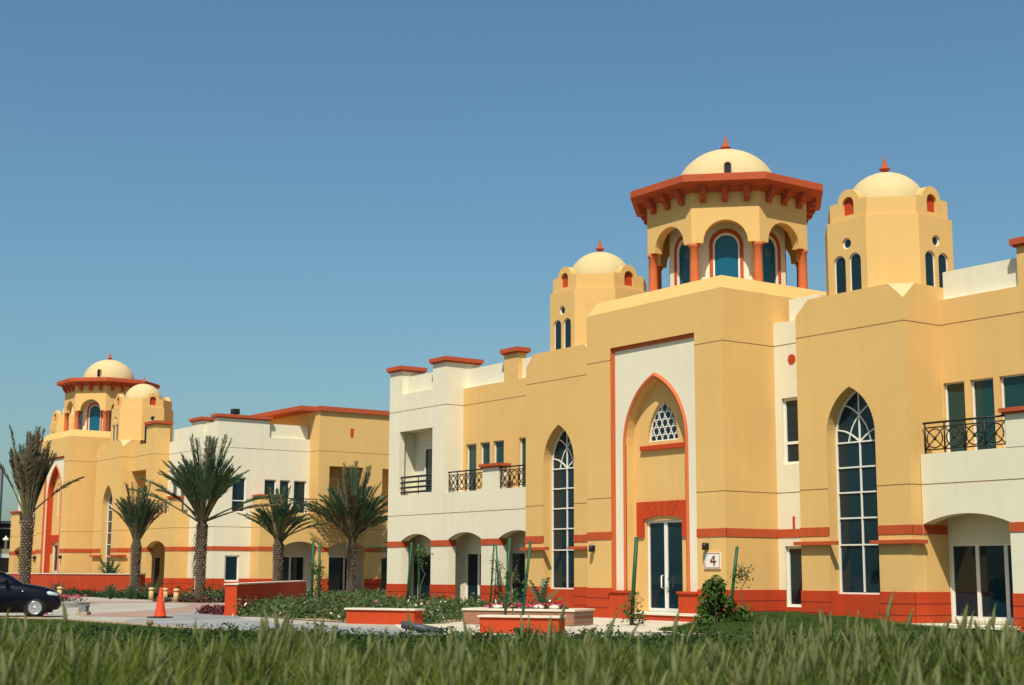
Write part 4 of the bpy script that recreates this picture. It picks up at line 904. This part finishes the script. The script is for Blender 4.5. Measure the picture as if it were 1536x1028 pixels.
# ------------------------------------------------------------------ ground cover, hedge, tall grass
from mathutils.geometry import intersect_point_tri_2d
def inpoly(P, poly):
    x, y = P[:, 0], P[:, 1]; c = np.zeros(len(P), bool); n = len(poly)
    for i in range(n):
        x0, y0 = poly[i]; x1, y1 = poly[(i + 1) % n]
        c ^= ((y0 > y) != (y1 > y)) & (x < (x1 - x0) * (y - y0) / (y1 - y0 + 1e-12) + x0)
    return c
rng = np.random.default_rng(5)
def tuft_field(name, poly, n, hmin, hmax, rad, lv, size, mats, mi_p, label, cat, z0=.03):
    P = []; poly = [tuple(p) for p in poly]; xs = [p[0] for p in poly]; ys = [p[1] for p in poly]
    while len(P) < n:
        q = np.stack([rng.uniform(min(xs), max(xs), n), rng.uniform(min(ys), max(ys), n)], 1); P += list(q[inpoly(q, poly)])
    P = np.array(P[:n]); H = rng.uniform(hmin, hmax, n); i = np.repeat(np.arange(n), lv); m = len(i)
    dv = rng.normal(size=(m, 3)); dv /= np.linalg.norm(dv, axis=1)[:, None]; dv[:, 2] = np.abs(dv[:, 2])
    C = np.concatenate([P[i], np.full((m, 1), z0)], 1) + dv * np.stack([np.full(m, rad), np.full(m, rad), H[i]], 1) * (rng.random((m, 1)) ** .45)
    V, Fc = leaves(rng, C, dv, size, .42, .8)
    return tag(npmesh(name, V, Fc, mats, rng.choice(len(mats), m, p=mi_p)), label, cat, None, 'stuff')
tuft_field('shrub_bed', [(p[0], p[1]) for p in BEDP], 620, .30, .72, .42, 46, .075, [SHRB, BUSH, PINK, WPET], [.80, .178, .010, .012], 'low grey green shrubs filling the bed before the cream arcade', 'ground cover')
tuft_field('red_shrubs', [(-52.0, 22.6), (-48.6, 22.4), (-49.0, 23.4), (-52.2, 23.8)], 22, .2, .38, .3, 60, .06, [REDL], [1.0], 'dark red leafy edging left of the dark red wall', 'ground cover')
tuft_field('red_edging', [(-73.0, 29.6), (-70.0, 30.6), (-70.2, 32.0), (-73.4, 31.2)], 26, .2, .35, .35, 60, .08, [REDL, HEDG], [.6, .4], 'dark red ground cover around the largest palm', 'ground cover')
tuft_field('dark_edging', [(-100, 31.9), (-81.0, 31.9), (-80.5, 32.8), (-100, 32.8)], 130, .25, .5, .45, 40, .1, [HEDG], [1.0], 'dark planting along the foot of the long red wall', 'ground cover')
tuft_field('base_shrubs', [(-84.0, 34.6), (-74.5, 34.6), (-76.5, 38.5), (-80.5, 39.5), (-87, 35.6)], 60, .3, .8, .5, 46, .1, [SHRB, HEDG], [.5, .5], 'low shrubs along the base of the far cream block', 'ground cover')
tuft_field('rear_shrubs', [(-80.2, 40.5), (-76.5, 38.5), (-62.5, 36.8), (-62.5, 44), (-80, 52)], 190, .3, .8, .5, 46, .1, [SHRB, BUSH], [.7, .3], 'low shrubs between the two buildings', 'ground cover')
FW = Vector((-.816, .578)); RT = Vector((.578, .816))
def cg(d, l): v = FW * d + RT * l; return (v.x, v.y)
hp = [cg(22, -8.8), cg(30.5, -11.8), cg(33.5, -6), cg(32.5, 0), cg(33, 4), cg(33, 9), cg(35, 13.5), cg(24, 10.5), cg(21.5, 0)]
tuft_field('hedge', hp, 1150, .22, .46, .36, 62, .048, [HEDG, BUSH], [.88, .12], 'dark green low hedge behind the tall grass', 'hedge', .02)

def fountain_grass():
    r = np.random.default_rng(77); V = []; Fc = []; M = []; base = 0
    clumps = []
    d = 9.5
    while d < 18.5:
        hw = .40 * d + .6; l = -hw
        while l < hw:
            clumps.append((d + r.normal() * .2, l + r.normal() * .2)); l += .46 + .16 * r.random()
        d += .46
    Vs = []; Fs = []; Ms = []; base = 0
    for d, l in clumps:
        x, y = cg(d, l); lf = .5 + .25 * (sin(d * 1.7 + 1.3) * cos(l * 1.25) + sin(l * 2.3 + d * .8)); tone = min(1, max(0, .55 * r.random() + .45 * (1 - lf))); left = 1 - min(1, max(0, (l / d + .1) / .45))
        hh = (.50 + .26 * r.random() ** 1.2 + .20 * lf) * (1.0 if l < 3.5 else 1.10); nb = int(90 + 70 * r.random())
        az = r.random(nb) * 2 * pi; lean = np.abs(r.normal(size=nb)) * (.26 + .22 * tone) + .04; Lb = hh * (.70 + .42 * r.random(nb)); rb = .13 * np.sqrt(r.random(nb)); wd = .0045 + .006 * r.random(nb)
        h = np.stack([np.cos(az), np.sin(az), np.zeros(nb)], 1); b0 = np.array([x, y, .02]) + h * rb[:, None]; tw = az + r.normal(size=nb) * .9; sd = np.stack([-np.sin(tw), np.cos(tw), np.zeros(nb)], 1)
        wind = np.array([.035, .05, 0]); ks = np.array([0, .35, .65, .86, 1.0]); P = []
        for k in ks:
            th = lean * (.4 + 1.9 * k * k); rad_ = Lb * k
            P.append(b0 + h * (rad_ * np.sin(np.minimum(th, 1.5)) * .8)[:, None] + np.array([0, 0, 1]) * (rad_ * np.cos(np.minimum(th * .75, 1.5)))[:, None] + wind * (k * k * Lb)[:, None])
        wk = [1.0, 1.0, .8, .5, .06]; vv = np.stack([q for k in range(5) for q in (P[k] - sd * (wd * wk[k])[:, None], P[k] + sd * (wd * wk[k])[:, None])], 1).reshape(-1, 3)
        f = np.concatenate([np.stack([np.arange(nb) * 10 + 2 * k, np.arange(nb) * 10 + 2 * k + 1, np.arange(nb) * 10 + 2 * k + 3, np.arange(nb) * 10 + 2 * k + 2], 1) for k in range(4)]) + base
        Vs.append(vv); Fs.append(f); pm = np.array([.45, .32, .08, .15]) if tone < .35 + .35 * left else (np.array([.18, .47, .30, .05]) if tone < .8 else np.array([.08, .30, .57, .05])); Ms.append(np.tile(r.choice(np.array([0, 1, 3, 4]), nb, p=pm), 4)); base += len(vv)
        for q in range(r.poisson(1.6 if l < 2 else 2.8)):         # plumes on stalks
            a = r.random() * 6.28; ln = .02 + .28 * r.random() ** 1.5; ph = hh * (.95 + .42 * r.random() ** 1.6); hd = np.array([cos(a), sin(a), 0]); p0 = np.array([x, y, .02]); pl_ = .20 + .14 * r.random(); dirp = hd * sin(ln) + np.array([0, 0, 1]) * cos(ln) + np.array([.02, .03, 0]); dirp /= np.linalg.norm(dirp)
            s0 = p0 + dirp * (ph - pl_); sdv = np.array([-.815, -.579, 0]); sd2 = np.cross(dirp, sdv); sd2 /= np.linalg.norm(sd2)
            v = [p0 - sdv * .004, p0 + sdv * .004, s0 + sdv * .003, s0 - sdv * .003]; fa = [[0, 1, 2, 3]]; mm = [0]
            n6 = 6; ts = (0, .12, .4, .75, 1.0); rs = (.006, .020, .025, .016, .003); i0 = 4; bend = dirp * 0 + np.array([.58, .82, 0]) * .14 * (r.random() - .45)
            for t, rr in zip(ts, rs):
                c = s0 + dirp * pl_ * t + bend * t * t
                for k in range(n6): v.append(c + (sdv * cos(k * pi / 3) + sd2 * sin(k * pi / 3)) * rr * (.85 + .3 * r.random()))
            for t in range(4):
                for k in range(n6): fa.append([i0 + t * n6 + k, i0 + t * n6 + (k + 1) % n6, i0 + (t + 1) * n6 + (k + 1) % n6, i0 + (t + 1) * n6 + k]); mm.append(2)
            # bristles
            for k in range(26):
                t = r.random(); c = s0 + dirp * pl_ * t + bend * t * t; bd = r.normal(size=3); bd -= dirp * bd.dot(dirp); bd /= np.linalg.norm(bd); e = c + (bd * .75 + dirp * .8) * .055; j = len(v); ww = np.cross(bd, dirp) * .003
                v += [c - ww, c + ww, e + ww * .3, e - ww * .3]; fa.append([j, j + 1, j + 2, j + 3]); mm.append(2)
            Vs.append(np.array(v)); Fs.append(np.array(fa) + base); Ms.append(np.array(mm)); base += len(v)
    o = npmesh('fountain_grass', np.concatenate(Vs), np.concatenate(Fs), [GR1, GR2, PLUM, GR3, GR4], np.concatenate(Ms))
    tag(o, 'tall feathery fountain grass filling the foreground', 'grass', None, 'stuff')
fountain_grass()
# short lawn blades where the turf shows
def lawn_blades(n, poly, zf, name, label):
    r = np.random.default_rng(9); xs = [p[0] for p in poly]; ys = [p[1] for p in poly]; q = np.stack([r.uniform(min(xs), max(xs), n), r.uniform(min(ys), max(ys), n)], 1); q = q[inpoly(q, poly)]; m = len(q)
    a = r.random(m) * 6.28; s = np.stack([np.cos(a), np.sin(a), np.zeros(m)], 1) * .012; z = np.array([zf(x, y) for x, y in q]); b_ = np.concatenate([q, z[:, None]], 1); t = b_ + np.stack([r.normal(size=m) * .03, r.normal(size=m) * .03, .05 + .05 * r.random(m)], 1)
    V = np.stack([b_ - s, b_ + s, t + s * .2, t - s * .2], 1).reshape(-1, 3)
    tag(npmesh(name, V, np.arange(4 * m).reshape(-1, 4), [grass_mat('turf_blade', (.045, .085, .014), (.085, .125, .025), .3)], None), label, 'grass', None, 'stuff')
def mz(x, y):
    a = min(1, max(0, (y - 27.2) / 5.0)); a = a * a * (3 - 2 * a); return .02 + .27 * a * max(0, 1 - max(0, x + 33.2) / 6.2) * min(1, max(0, (x + 34.3) / .7))
lawn_blades(60000, [(-34.3, 32.7), (-30.6, 26.5), (-27, 26.6), (-27, 35), (-34.3, 35)], mz, 'mound_turf', 'short turf on the mound by the right bay')
lawn_blades(60000, [(-47, 13.2), (-45.4, 15.2), (-36.6, 15.6), (-31, 17.4), (-29, 19), (-27, 15), (-33, 11), (-38, 10)], lambda x, y: .02, 'lawn_turf', 'short turf of the lawn before the drive')

# ------------------------------------------------------------------ garden walls and planters
CST = mat('coping_stone', (.62, .54, .42), .85, .08, 2, .2, 30)
BRK = MATS.get('brick') or bpy.data.materials.new('brick'); MATS['brick'] = BRK; BRK.use_nodes = True
t = BRK.node_tree; bs = t.nodes['Principled BSDF']; bs.inputs['Roughness'].default_value = .9
tc = t.nodes.new('ShaderNodeTexCoord'); mp = t.nodes.new('ShaderNodeMapping'); mp.inputs['Rotation'].default_value = (pi / 2, 0, 0); bt = t.nodes.new('ShaderNodeTexBrick'); bt.inputs['Scale'].default_value = 1.0
bt.inputs['Color1'].default_value = (.30, .11, .05, 1); bt.inputs['Color2'].default_value = (.22, .08, .04, 1); bt.inputs['Mortar'].default_value = (.26, .18, .12, 1); bt.inputs['Mortar Size'].default_value = .008; bt.inputs['Brick Width'].default_value = .22; bt.inputs['Row Height'].default_value = .075
t.links.new(tc.outputs['Object'], mp.inputs[0]); t.links.new(mp.outputs[0], bt.inputs['Vector']); t.links.new(bt.outputs['Color'], bs.inputs['Base Color'])
def garden_wall(name, label, x0, y0, x1, y1, th, h, m, capm, cap_h=.06, o=.04, z0=0):
    L = math.hypot(x1 - x0, y1 - y0); r = empty(name, label, 'garden wall', ((x0 + x1) / 2, (y0 + y1) / 2, z0), math.atan2(y1 - y0, x1 - x0))
    b = MB(); b.box(-L / 2, L / 2, -th / 2, th / 2, -.1, h - cap_h, m); b.build('wall', r); b = MB(); b.box(-L / 2 - o, L / 2 + o, -th / 2 - o, th / 2 + o, h - cap_h + .001, h, capm); b.build('coping', r); return r
garden_wall('long_wall', 'long terracotta garden wall with a pale coping in front of the far building', -135, 33.2, -84.5, 33.2, .4, 1.44, RED, CST, .07)
garden_wall('garden_wall', 'dark red free-standing wall running away along the back of the shrub bed', -48.75, 22.45, -68.3, 35.35, .42, 1.13, RED, CST, .05)
garden_wall('planter_wall', 'low terracotta bench wall with cream coping at the bed edge', -39.85, 22.3, -37.75, 23.4, .5, .47, RED, CST, .05, .05)
garden_wall('planter_wall', 'low terracotta bench wall in front of the brick planter', -31.85, 21.7, -30.1, 22.9, .5, .46, RED, CST, .05, .05)
r = empty('brick_planter', 'brick planter with a cream rim holding pink flowers', 'planter', (-36.0, 26.0, 0), math.atan2(1.77, 2.95))
b = MB(); hl = 1.76
for (x0, x1, y0, y1) in ((-hl, hl, -.5, -.30), (-hl, hl, .9, 1.1), (-hl, -hl + .2, -.299, .899), (hl - .2, hl, -.299, .899)): b.box(x0, x1, y0, y1, -.1, .43, BRK)
b.build('wall', r)
b = MB()
for (x0, x1, y0, y1) in ((-hl - .04, hl + .04, -.54, -.27), (-hl - .04, hl + .04, .87, 1.14), (-hl - .04, -hl + .23, -.269, .869), (hl - .23, hl + .04, -.269, .869)): b.box(x0, x1, y0, y1, .431, .49, CST)
b.build('rim', r); b = MB(); b.box(-hl + .2, hl - .2, -.3, .9, 0, .38, SOIL); b.build('soil', r)
def flowers(name, label, x, y, wx, wy, n, z, seed, rz=0, h=.22, pet=PINK):
    rg = np.random.default_rng(seed); c, s = cos(rz), sin(rz); q = rg.uniform(-1, 1, (n, 2)) * np.array([wx, wy]); P = np.stack([x + q[:, 0] * c - q[:, 1] * s, y + q[:, 0] * s + q[:, 1] * c], 1); i = np.repeat(np.arange(n), 16); m = len(i)
    C = np.concatenate([P[i], np.full((m, 1), z)], 1) + np.stack([rg.normal(size=m) * .09, rg.normal(size=m) * .09, h * rg.random(m) ** .6], 1); top = (C[:, 2] - z) / h + rg.normal(size=m) * .2
    V, Fc = leaves(rg, C, np.tile([0, 0, 1.], (m, 1)), .045, .6, .8); tag(npmesh(name, V, Fc, [pet, HEDG, WPET], np.where(top > .72, np.where(rg.random(m) < .05, 2, 0), 1)), label, 'flowers', None, 'stuff')
flowers('flowers', 'deep pink flowers in the brick planter', -36.15, 26.2, 1.1, .35, 60, .38, 61, math.atan2(1.77, 2.95), .24)
for k, (dx, lb) in enumerate(((-.9, 'flat cream stone at the left of the pink planter flowers'), (.45, 'flat cream stone near the right end of the brick planter'), (.95, 'smallest flat cream stone at the right end of the brick planter'))):
    a = math.atan2(1.77, 2.95); b = MB(); b.lathe((0, 0, 0), [(0, 0), (.2, 0), (.24, .04), (.22, .10), (.1, .13), (0, .135)], CST, 9); o = b.build('stone', None, (-36.0 + cos(a) * dx + sin(a) * .0, 26.0 + sin(a) * dx, .49 - .12 + .1)); o.scale = (1.1 - .15 * k, .6, 1); tag(o, lb, 'stone')
# round flower bed by the car
r = empty('flower_bed', 'kerbed round bed of pink flowers beyond the car nose', 'flower bed', (-65.5, 20.6, 0))
b = MB(); b.lathe((0, 0, 0), [(2.6, 0), (2.6, .22), (2.35, .24), (2.35, .1), (0.01, .12)], CONC, 48, False); b.build('kerb', r)
flowers('flowers', 'pink flowers in the round kerbed bed beyond the car', -65.0, 20.9, 1.6, 1.5, 150, .1, 62, 0, .42)

# ------------------------------------------------------------------ small things
ORG = mat('cone_orange', (.62, .055, .012), .45, .06, 6)
r = empty('traffic_cone', 'orange traffic cone on a black base in the drive', 'traffic cone', (-47.5, 19.35, .012), .5)
b = MB(); b.box(-.30, .30, -.30, .30, 0, .04, mat('black_rubber', (.012, .012, .012), .7)); b.build('base', r)
b = MB(); b.lathe((0, 0, .041), [(.21, 0), (.20, .03), (.16, .22), (.11, .55), (.055, .93), (.05, .955), (.03, .95)], ORG, 24); b.build('cone', r)
b = MB(); b.poly([(.12, -.035, .55), (.12, .025, .53), (.105, .03, .72), (.108, -.02, .74)], mat('worn_white', (.62, .45, .36), .6, .3, 9)); b.build('worn_patch', r)
BOL = mat('bollard_cream', (.55, .36, .155), .8, .06, 3)
boll = empty('bollard', 'cream bollard left of the traffic cone', 'bollard', (-77.6, 31.05, 0), 0, 'cream bollards before the far building')
b = MB(); b.lathe((0, 0, 0), [(.135, 0), (.135, .50), (.11, .52), (.11, .55), (.16, .57), (.16, .64), (.11, .69), (0, .70)], BOL, 20); b.build('post', boll)
for x, y, lb in ((-75.4, 30.95, 'cream bollard partly hidden behind the traffic cone'), (-71.9, 30.1, 'cream bollard between the cone and the largest palm'), (-83.4, 27.97, 'cream bollard behind the pink flowers by the car')):
    c = copy_tree(boll); c.location = (x, y, 0); c['label'] = lb
b = MB(); b.prism([(-.13, -.15), (.13, -.15), (.15, .15), (-.15, .15)], .13, .34, mat('worn_concrete', (.17, .19, .18), .9, .3, 6, .4, 20)); b.prism([(-.20, -.19), (.19, -.19), (.22, .19), (-.20, .19)], -.05, .129, mat('rough_plinth', (.33, .27, .18), .95, .25, 5, .5, 12)); o = b.build('concrete_block', None, (-51.8, 18.25, 0)); o.rotation_euler.z = .9; tag(o, 'grey concrete block on a rough footing between car and cone', 'block')
b = MB(); b.lathe((0, 0, 0), [(.05, 0), (.05, .07), (.09, .09), (.10, .15), (.075, .20), (0, .22)], mat('stone_knob', (.16, .14, .06), .9, .2, 6), 14); tag(b.build('marker_post', None, (-39.5, 15.8, 0)), 'small round-headed marker post at the lawn edge below the cone', 'post')
r = empty('drain_pipe', 'grey plastic pipe with a black open end lying on the ground', 'pipe', (-32.5, 20.0, .12), 0)
b = MB(); PIP = mat('pipe_grey', (.05, .055, .075), .5); v0 = Vector((-.35, -.12, .10)); v1 = Vector((.30, .72, -.10)); b.tube([v0, v1], .10, PIP, 18); b.build('pipe', r)
b = MB(); d_ = (v0 - v1).normalized(); b.tube([v0, v0 + d_ * .012], .088, BLK, 18); b.build('opening', r)
b = MB(); b.tube([(0, 0, .06), (.10, .14, .06)], .05, PINK, 10); b.tube([(.10, .14, .06), (.2, .28, .06)], .05, WHT, 10); tag(b.build('bottle', None, (-53.2, 17.3, 0)), 'discarded pink and white bottle on the ground before the car nose', 'bottle')

# ------------------------------------------------------------------ car (built round its front axle, +x forward)
PNT = mat('car_paint', (.0025, .003, .008), .28, spec=.25); CGL = mat('car_glass', (.004, .006, .008), .05, spec=.6); TYR = mat('tyre_rubber', (.012, .012, .012), .85); ALU = mat('alloy', (.62, .62, .63), .3, metal=.8); LMP = mat('headlamp', (.42, .47, .50), .12, spec=.7); CHR = mat('chrome', (.6, .6, .6), .15, metal=1.0)
car = empty('parked_car', 'dark navy saloon car parked at the left edge, facing right', 'car', (-50.75, 16.23, .012), math.atan2(.945, .33))
# stations: (x, z_low, z_mid, z_top, half width low, half width mid, half width top)
ST = [(.82, .36, .52, .60, .55, .60, .50), (.74, .26, .58, .76, .72, .78, .62), (.55, .22, .62, .90, .80, .86, .70), (.2, .21, .66, .99, .83, .89, .76), (-.3, .21, .70, 1.07, .84, .90, .78), (-.75, .21, .72, 1.11, .84, .90, .80), (-2.0, .21, .74, 1.12, .84, .90, .82), (-3.2, .22, .76, 1.14, .83, .89, .80), (-3.7, .26, .78, 1.13, .78, .85, .74), (-3.95, .36, .75, 1.08, .70, .78, .66)]
rings = []
for x, zl, zm, zt, wl, wm, wt in ST:
    rings.append([(x, -wl * .8, zl), (x, -wl, zl + .08), (x, -wm, zm - .12), (x, -wm, zm), (x, -(wm + wt) / 2 - .03, (zm + zt) / 2 + .03), (x, -wt, zt - .02), (x, -wt * .5, zt + .02), (x, 0, zt + .03),
                  (x, wt * .5, zt + .02), (x, wt, zt - .02), (x, (wm + wt) / 2 + .03, (zm + zt) / 2 + .03), (x, wm, zm), (x, wm, zm - .12), (x, wl, zl + .08), (x, wl * .8, zl), (x, 0, zl)])
b = MB(); b.loft(rings, PNT, True); b.build('body', car)
CB = [(-.42, 1.09, 1.09, .74, .72), (-.80, 1.10, 1.32, .76, .66), (-1.25, 1.10, 1.50, .78, .60), (-1.75, 1.11, 1.55, .78, .58), (-2.4, 1.12, 1.54, .78, .57), (-3.0, 1.13, 1.40, .77, .60), (-3.5, 1.13, 1.14, .74, .66)]
b = MB(); b.loft([[(x, -w0, z0 - .03), (x, -w0, z0), (x, -(w0 * .35 + w1 * .65), z0 * .3 + z1 * .7), (x, -w1 * .9, z1), (x, 0, z1 + .04), (x, w1 * .9, z1), (x, (w0 * .35 + w1 * .65), z0 * .3 + z1 * .7), (x, w0, z0), (x, w0, z0 - .03), (x, 0, z0 - .03)] for x, z0, z1, w0, w1 in CB], PNT, True); b.build('cabin', car)
b = MB(); b.poly([(-.50, -.66, 1.14), (-.50, .66, 1.14), (-1.20, .56, 1.515), (-1.20, -.56, 1.515)], CGL); b.build('windscreen', car)
for sg in (-1, 1):
    for xs_ in ([(-.92, 1.16), (-1.85, 1.17), (-1.85, 1.46), (-1.35, 1.43)], [(-1.95, 1.17), (-2.85, 1.19), (-2.65, 1.42), (-1.95, 1.46)]):
        b = MB(); b.poly([(x, sg * (.80 - (z - 1.12) * .48), z) for x, z in xs_], CGL); b.build('side_window', car)
    b = MB(); b.loft([[(x, sg * (w + o), z) for z, w in zz] for x, o, zz in ((.72, 0, ((.66, .66), (.70, .78), (.78, .70), (.74, .56))), (.44, .025, ((.70, .80), (.74, .885), (.86, .80), (.84, .68))), (.36, .01, ((.76, .84), (.78, .88), (.84, .84), (.82, .80))))], LMP, True); b.build('headlight', car)
    b = MB(); b.lathe((.66, sg * .70, .40), [(0, 0), (.07, 0), (.07, .05), (0, .06)], LMP, 10); b.build('fog_lamp', car)
    b = MB(); b.lathe((-.42, sg * .905, .86), [(0, -.02), (.05, 0), (0, .02)], LMP, 10); b.build('side_repeater', car)
    b = MB(); b.loft([[(x, sg * (.90 + o), z) for o, z in ((0, 1.12), (.16, 1.10), (.18, 1.22), (0, 1.22))] for x in (-.88, -1.0)], PNT, False); b.build('wing_mirror', car)
    for xw in (0, -2.72):
        W = bpy.data.objects.new('wheel', None); COL.objects.link(W); W.parent = car; W.location = (xw, sg * .80, .315); W.rotation_euler = (pi / 2 * (1 if sg < 0 else -1), 0, 0)
        b = MB(); b.lathe((0, 0, 0), [(.20, -.10), (.29, -.10), (.315, -.06), (.315, .07), (.29, .105), (.215, .11), (.20, .06)], TYR, 36); b.build('tyre', W)
        b = MB(); b.lathe((0, 0, 0), [(.375, .02), (.375, .060), (.316, .060)], BLK, 36); b.build('wheel_arch', W)
        b = MB(); b.lathe((0, 0, 0), [(.214, .10), (.218, .118), (.195, .118), (.19, .07), (.185, .03)], ALU, 36); b.lathe((0, 0, 0), [(0, .105), (.055, .105), (.06, .06)], ALU, 18)
        for k in range(6):
            a = k * pi / 3; u_ = Vector((cos(a), sin(a), 0)); v_ = Vector((-sin(a), cos(a), 0)); b.poly([tuple(u_ * .04 - v_ * .030 + Vector((0, 0, .10))), tuple(u_ * .20 - v_ * .022 + Vector((0, 0, .108))), tuple(u_ * .20 + v_ * .022 + Vector((0, 0, .108))), tuple(u_ * .04 + v_ * .030 + Vector((0, 0, .10)))], ALU)
            for s2 in (-1, 1): b.poly([tuple(u_ * .04 + v_ * .03 * s2 + Vector((0, 0, .10))), tuple(u_ * .20 + v_ * .022 * s2 + Vector((0, 0, .108))), tuple(u_ * .20 + v_ * .022 * s2 + Vector((0, 0, .06))), tuple(u_ * .04 + v_ * .03 * s2 + Vector((0, 0, .06)))], ALU)
        b.build('rim', W); b = MB(); b.lathe((0, 0, 0), [(0, .02), (.2, .02)], BLK, 24); b.build('brake_disc', W)
    b = MB(); b.tube([(-1.55, sg * .905, .92), (-1.75, sg * .915, .925)], .014, CHR, 6); b.build('door_handle', car)
b = MB(); b.box(-4.0, .55, -.7, .7, .14, .24, BLK); b.build('underbody', car)

# ------------------------------------------------------------------ distant building at the left edge
r = empty('distant_building', 'distant dark building with teal glass and a white balcony at the left edge', 'building', (-176, 51.5, 0), math.atan2(.95, .30))
b = MB(); b.box(-9, -.75, -4, 8, 0, 10.9, mat('teal_curtain_wall', (.02, .17, .19), .08, spec=.5)); b.build('glass_wall', r)
b = MB(); b.box(-.74, .05, -4.3, 7, 0, 13.6, mat('grey_cladding', (.16, .18, .18), .7)); b.build('pylon', r)
b = MB(); b.box(.06, 3.2, -2.0, 7, 4.6, 7.3, mat('dark_facade', (.012, .011, .010), .6)); b.box(.06, 3.2, 0, 7, .1, 4.59, mat('grey_render', (.13, .125, .115), .9)); b.build('wall', r)
b = MB(); b.box(-1.2, 3.3, -3.4, -1.9, 3.1, 3.55, mat('grey_slab', (.42, .42, .40), .8)); b.box(-1.2, 3.3, -3.4, -3.2, 3.56, 4.1, mat('balcony_green', (.19, .21, .12), .8)); b.build('balcony', r)
for z in (6.4, 7.05): b = MB(); b.box(.2, 3.2, -2.12, -2.02, z, z + .12, mat('grey_slab', (.42, .42, .40))); b.build('beam', r)
for x in (.9, 1.9): b = MB(); b.lathe((x, -3.3, 4.1), [(.16, 0), (.16, .9), (.35, .95), (.35, 1.15), (.14, 1.3), (0, 1.5)], CRM, 8); b.build('finial', r)
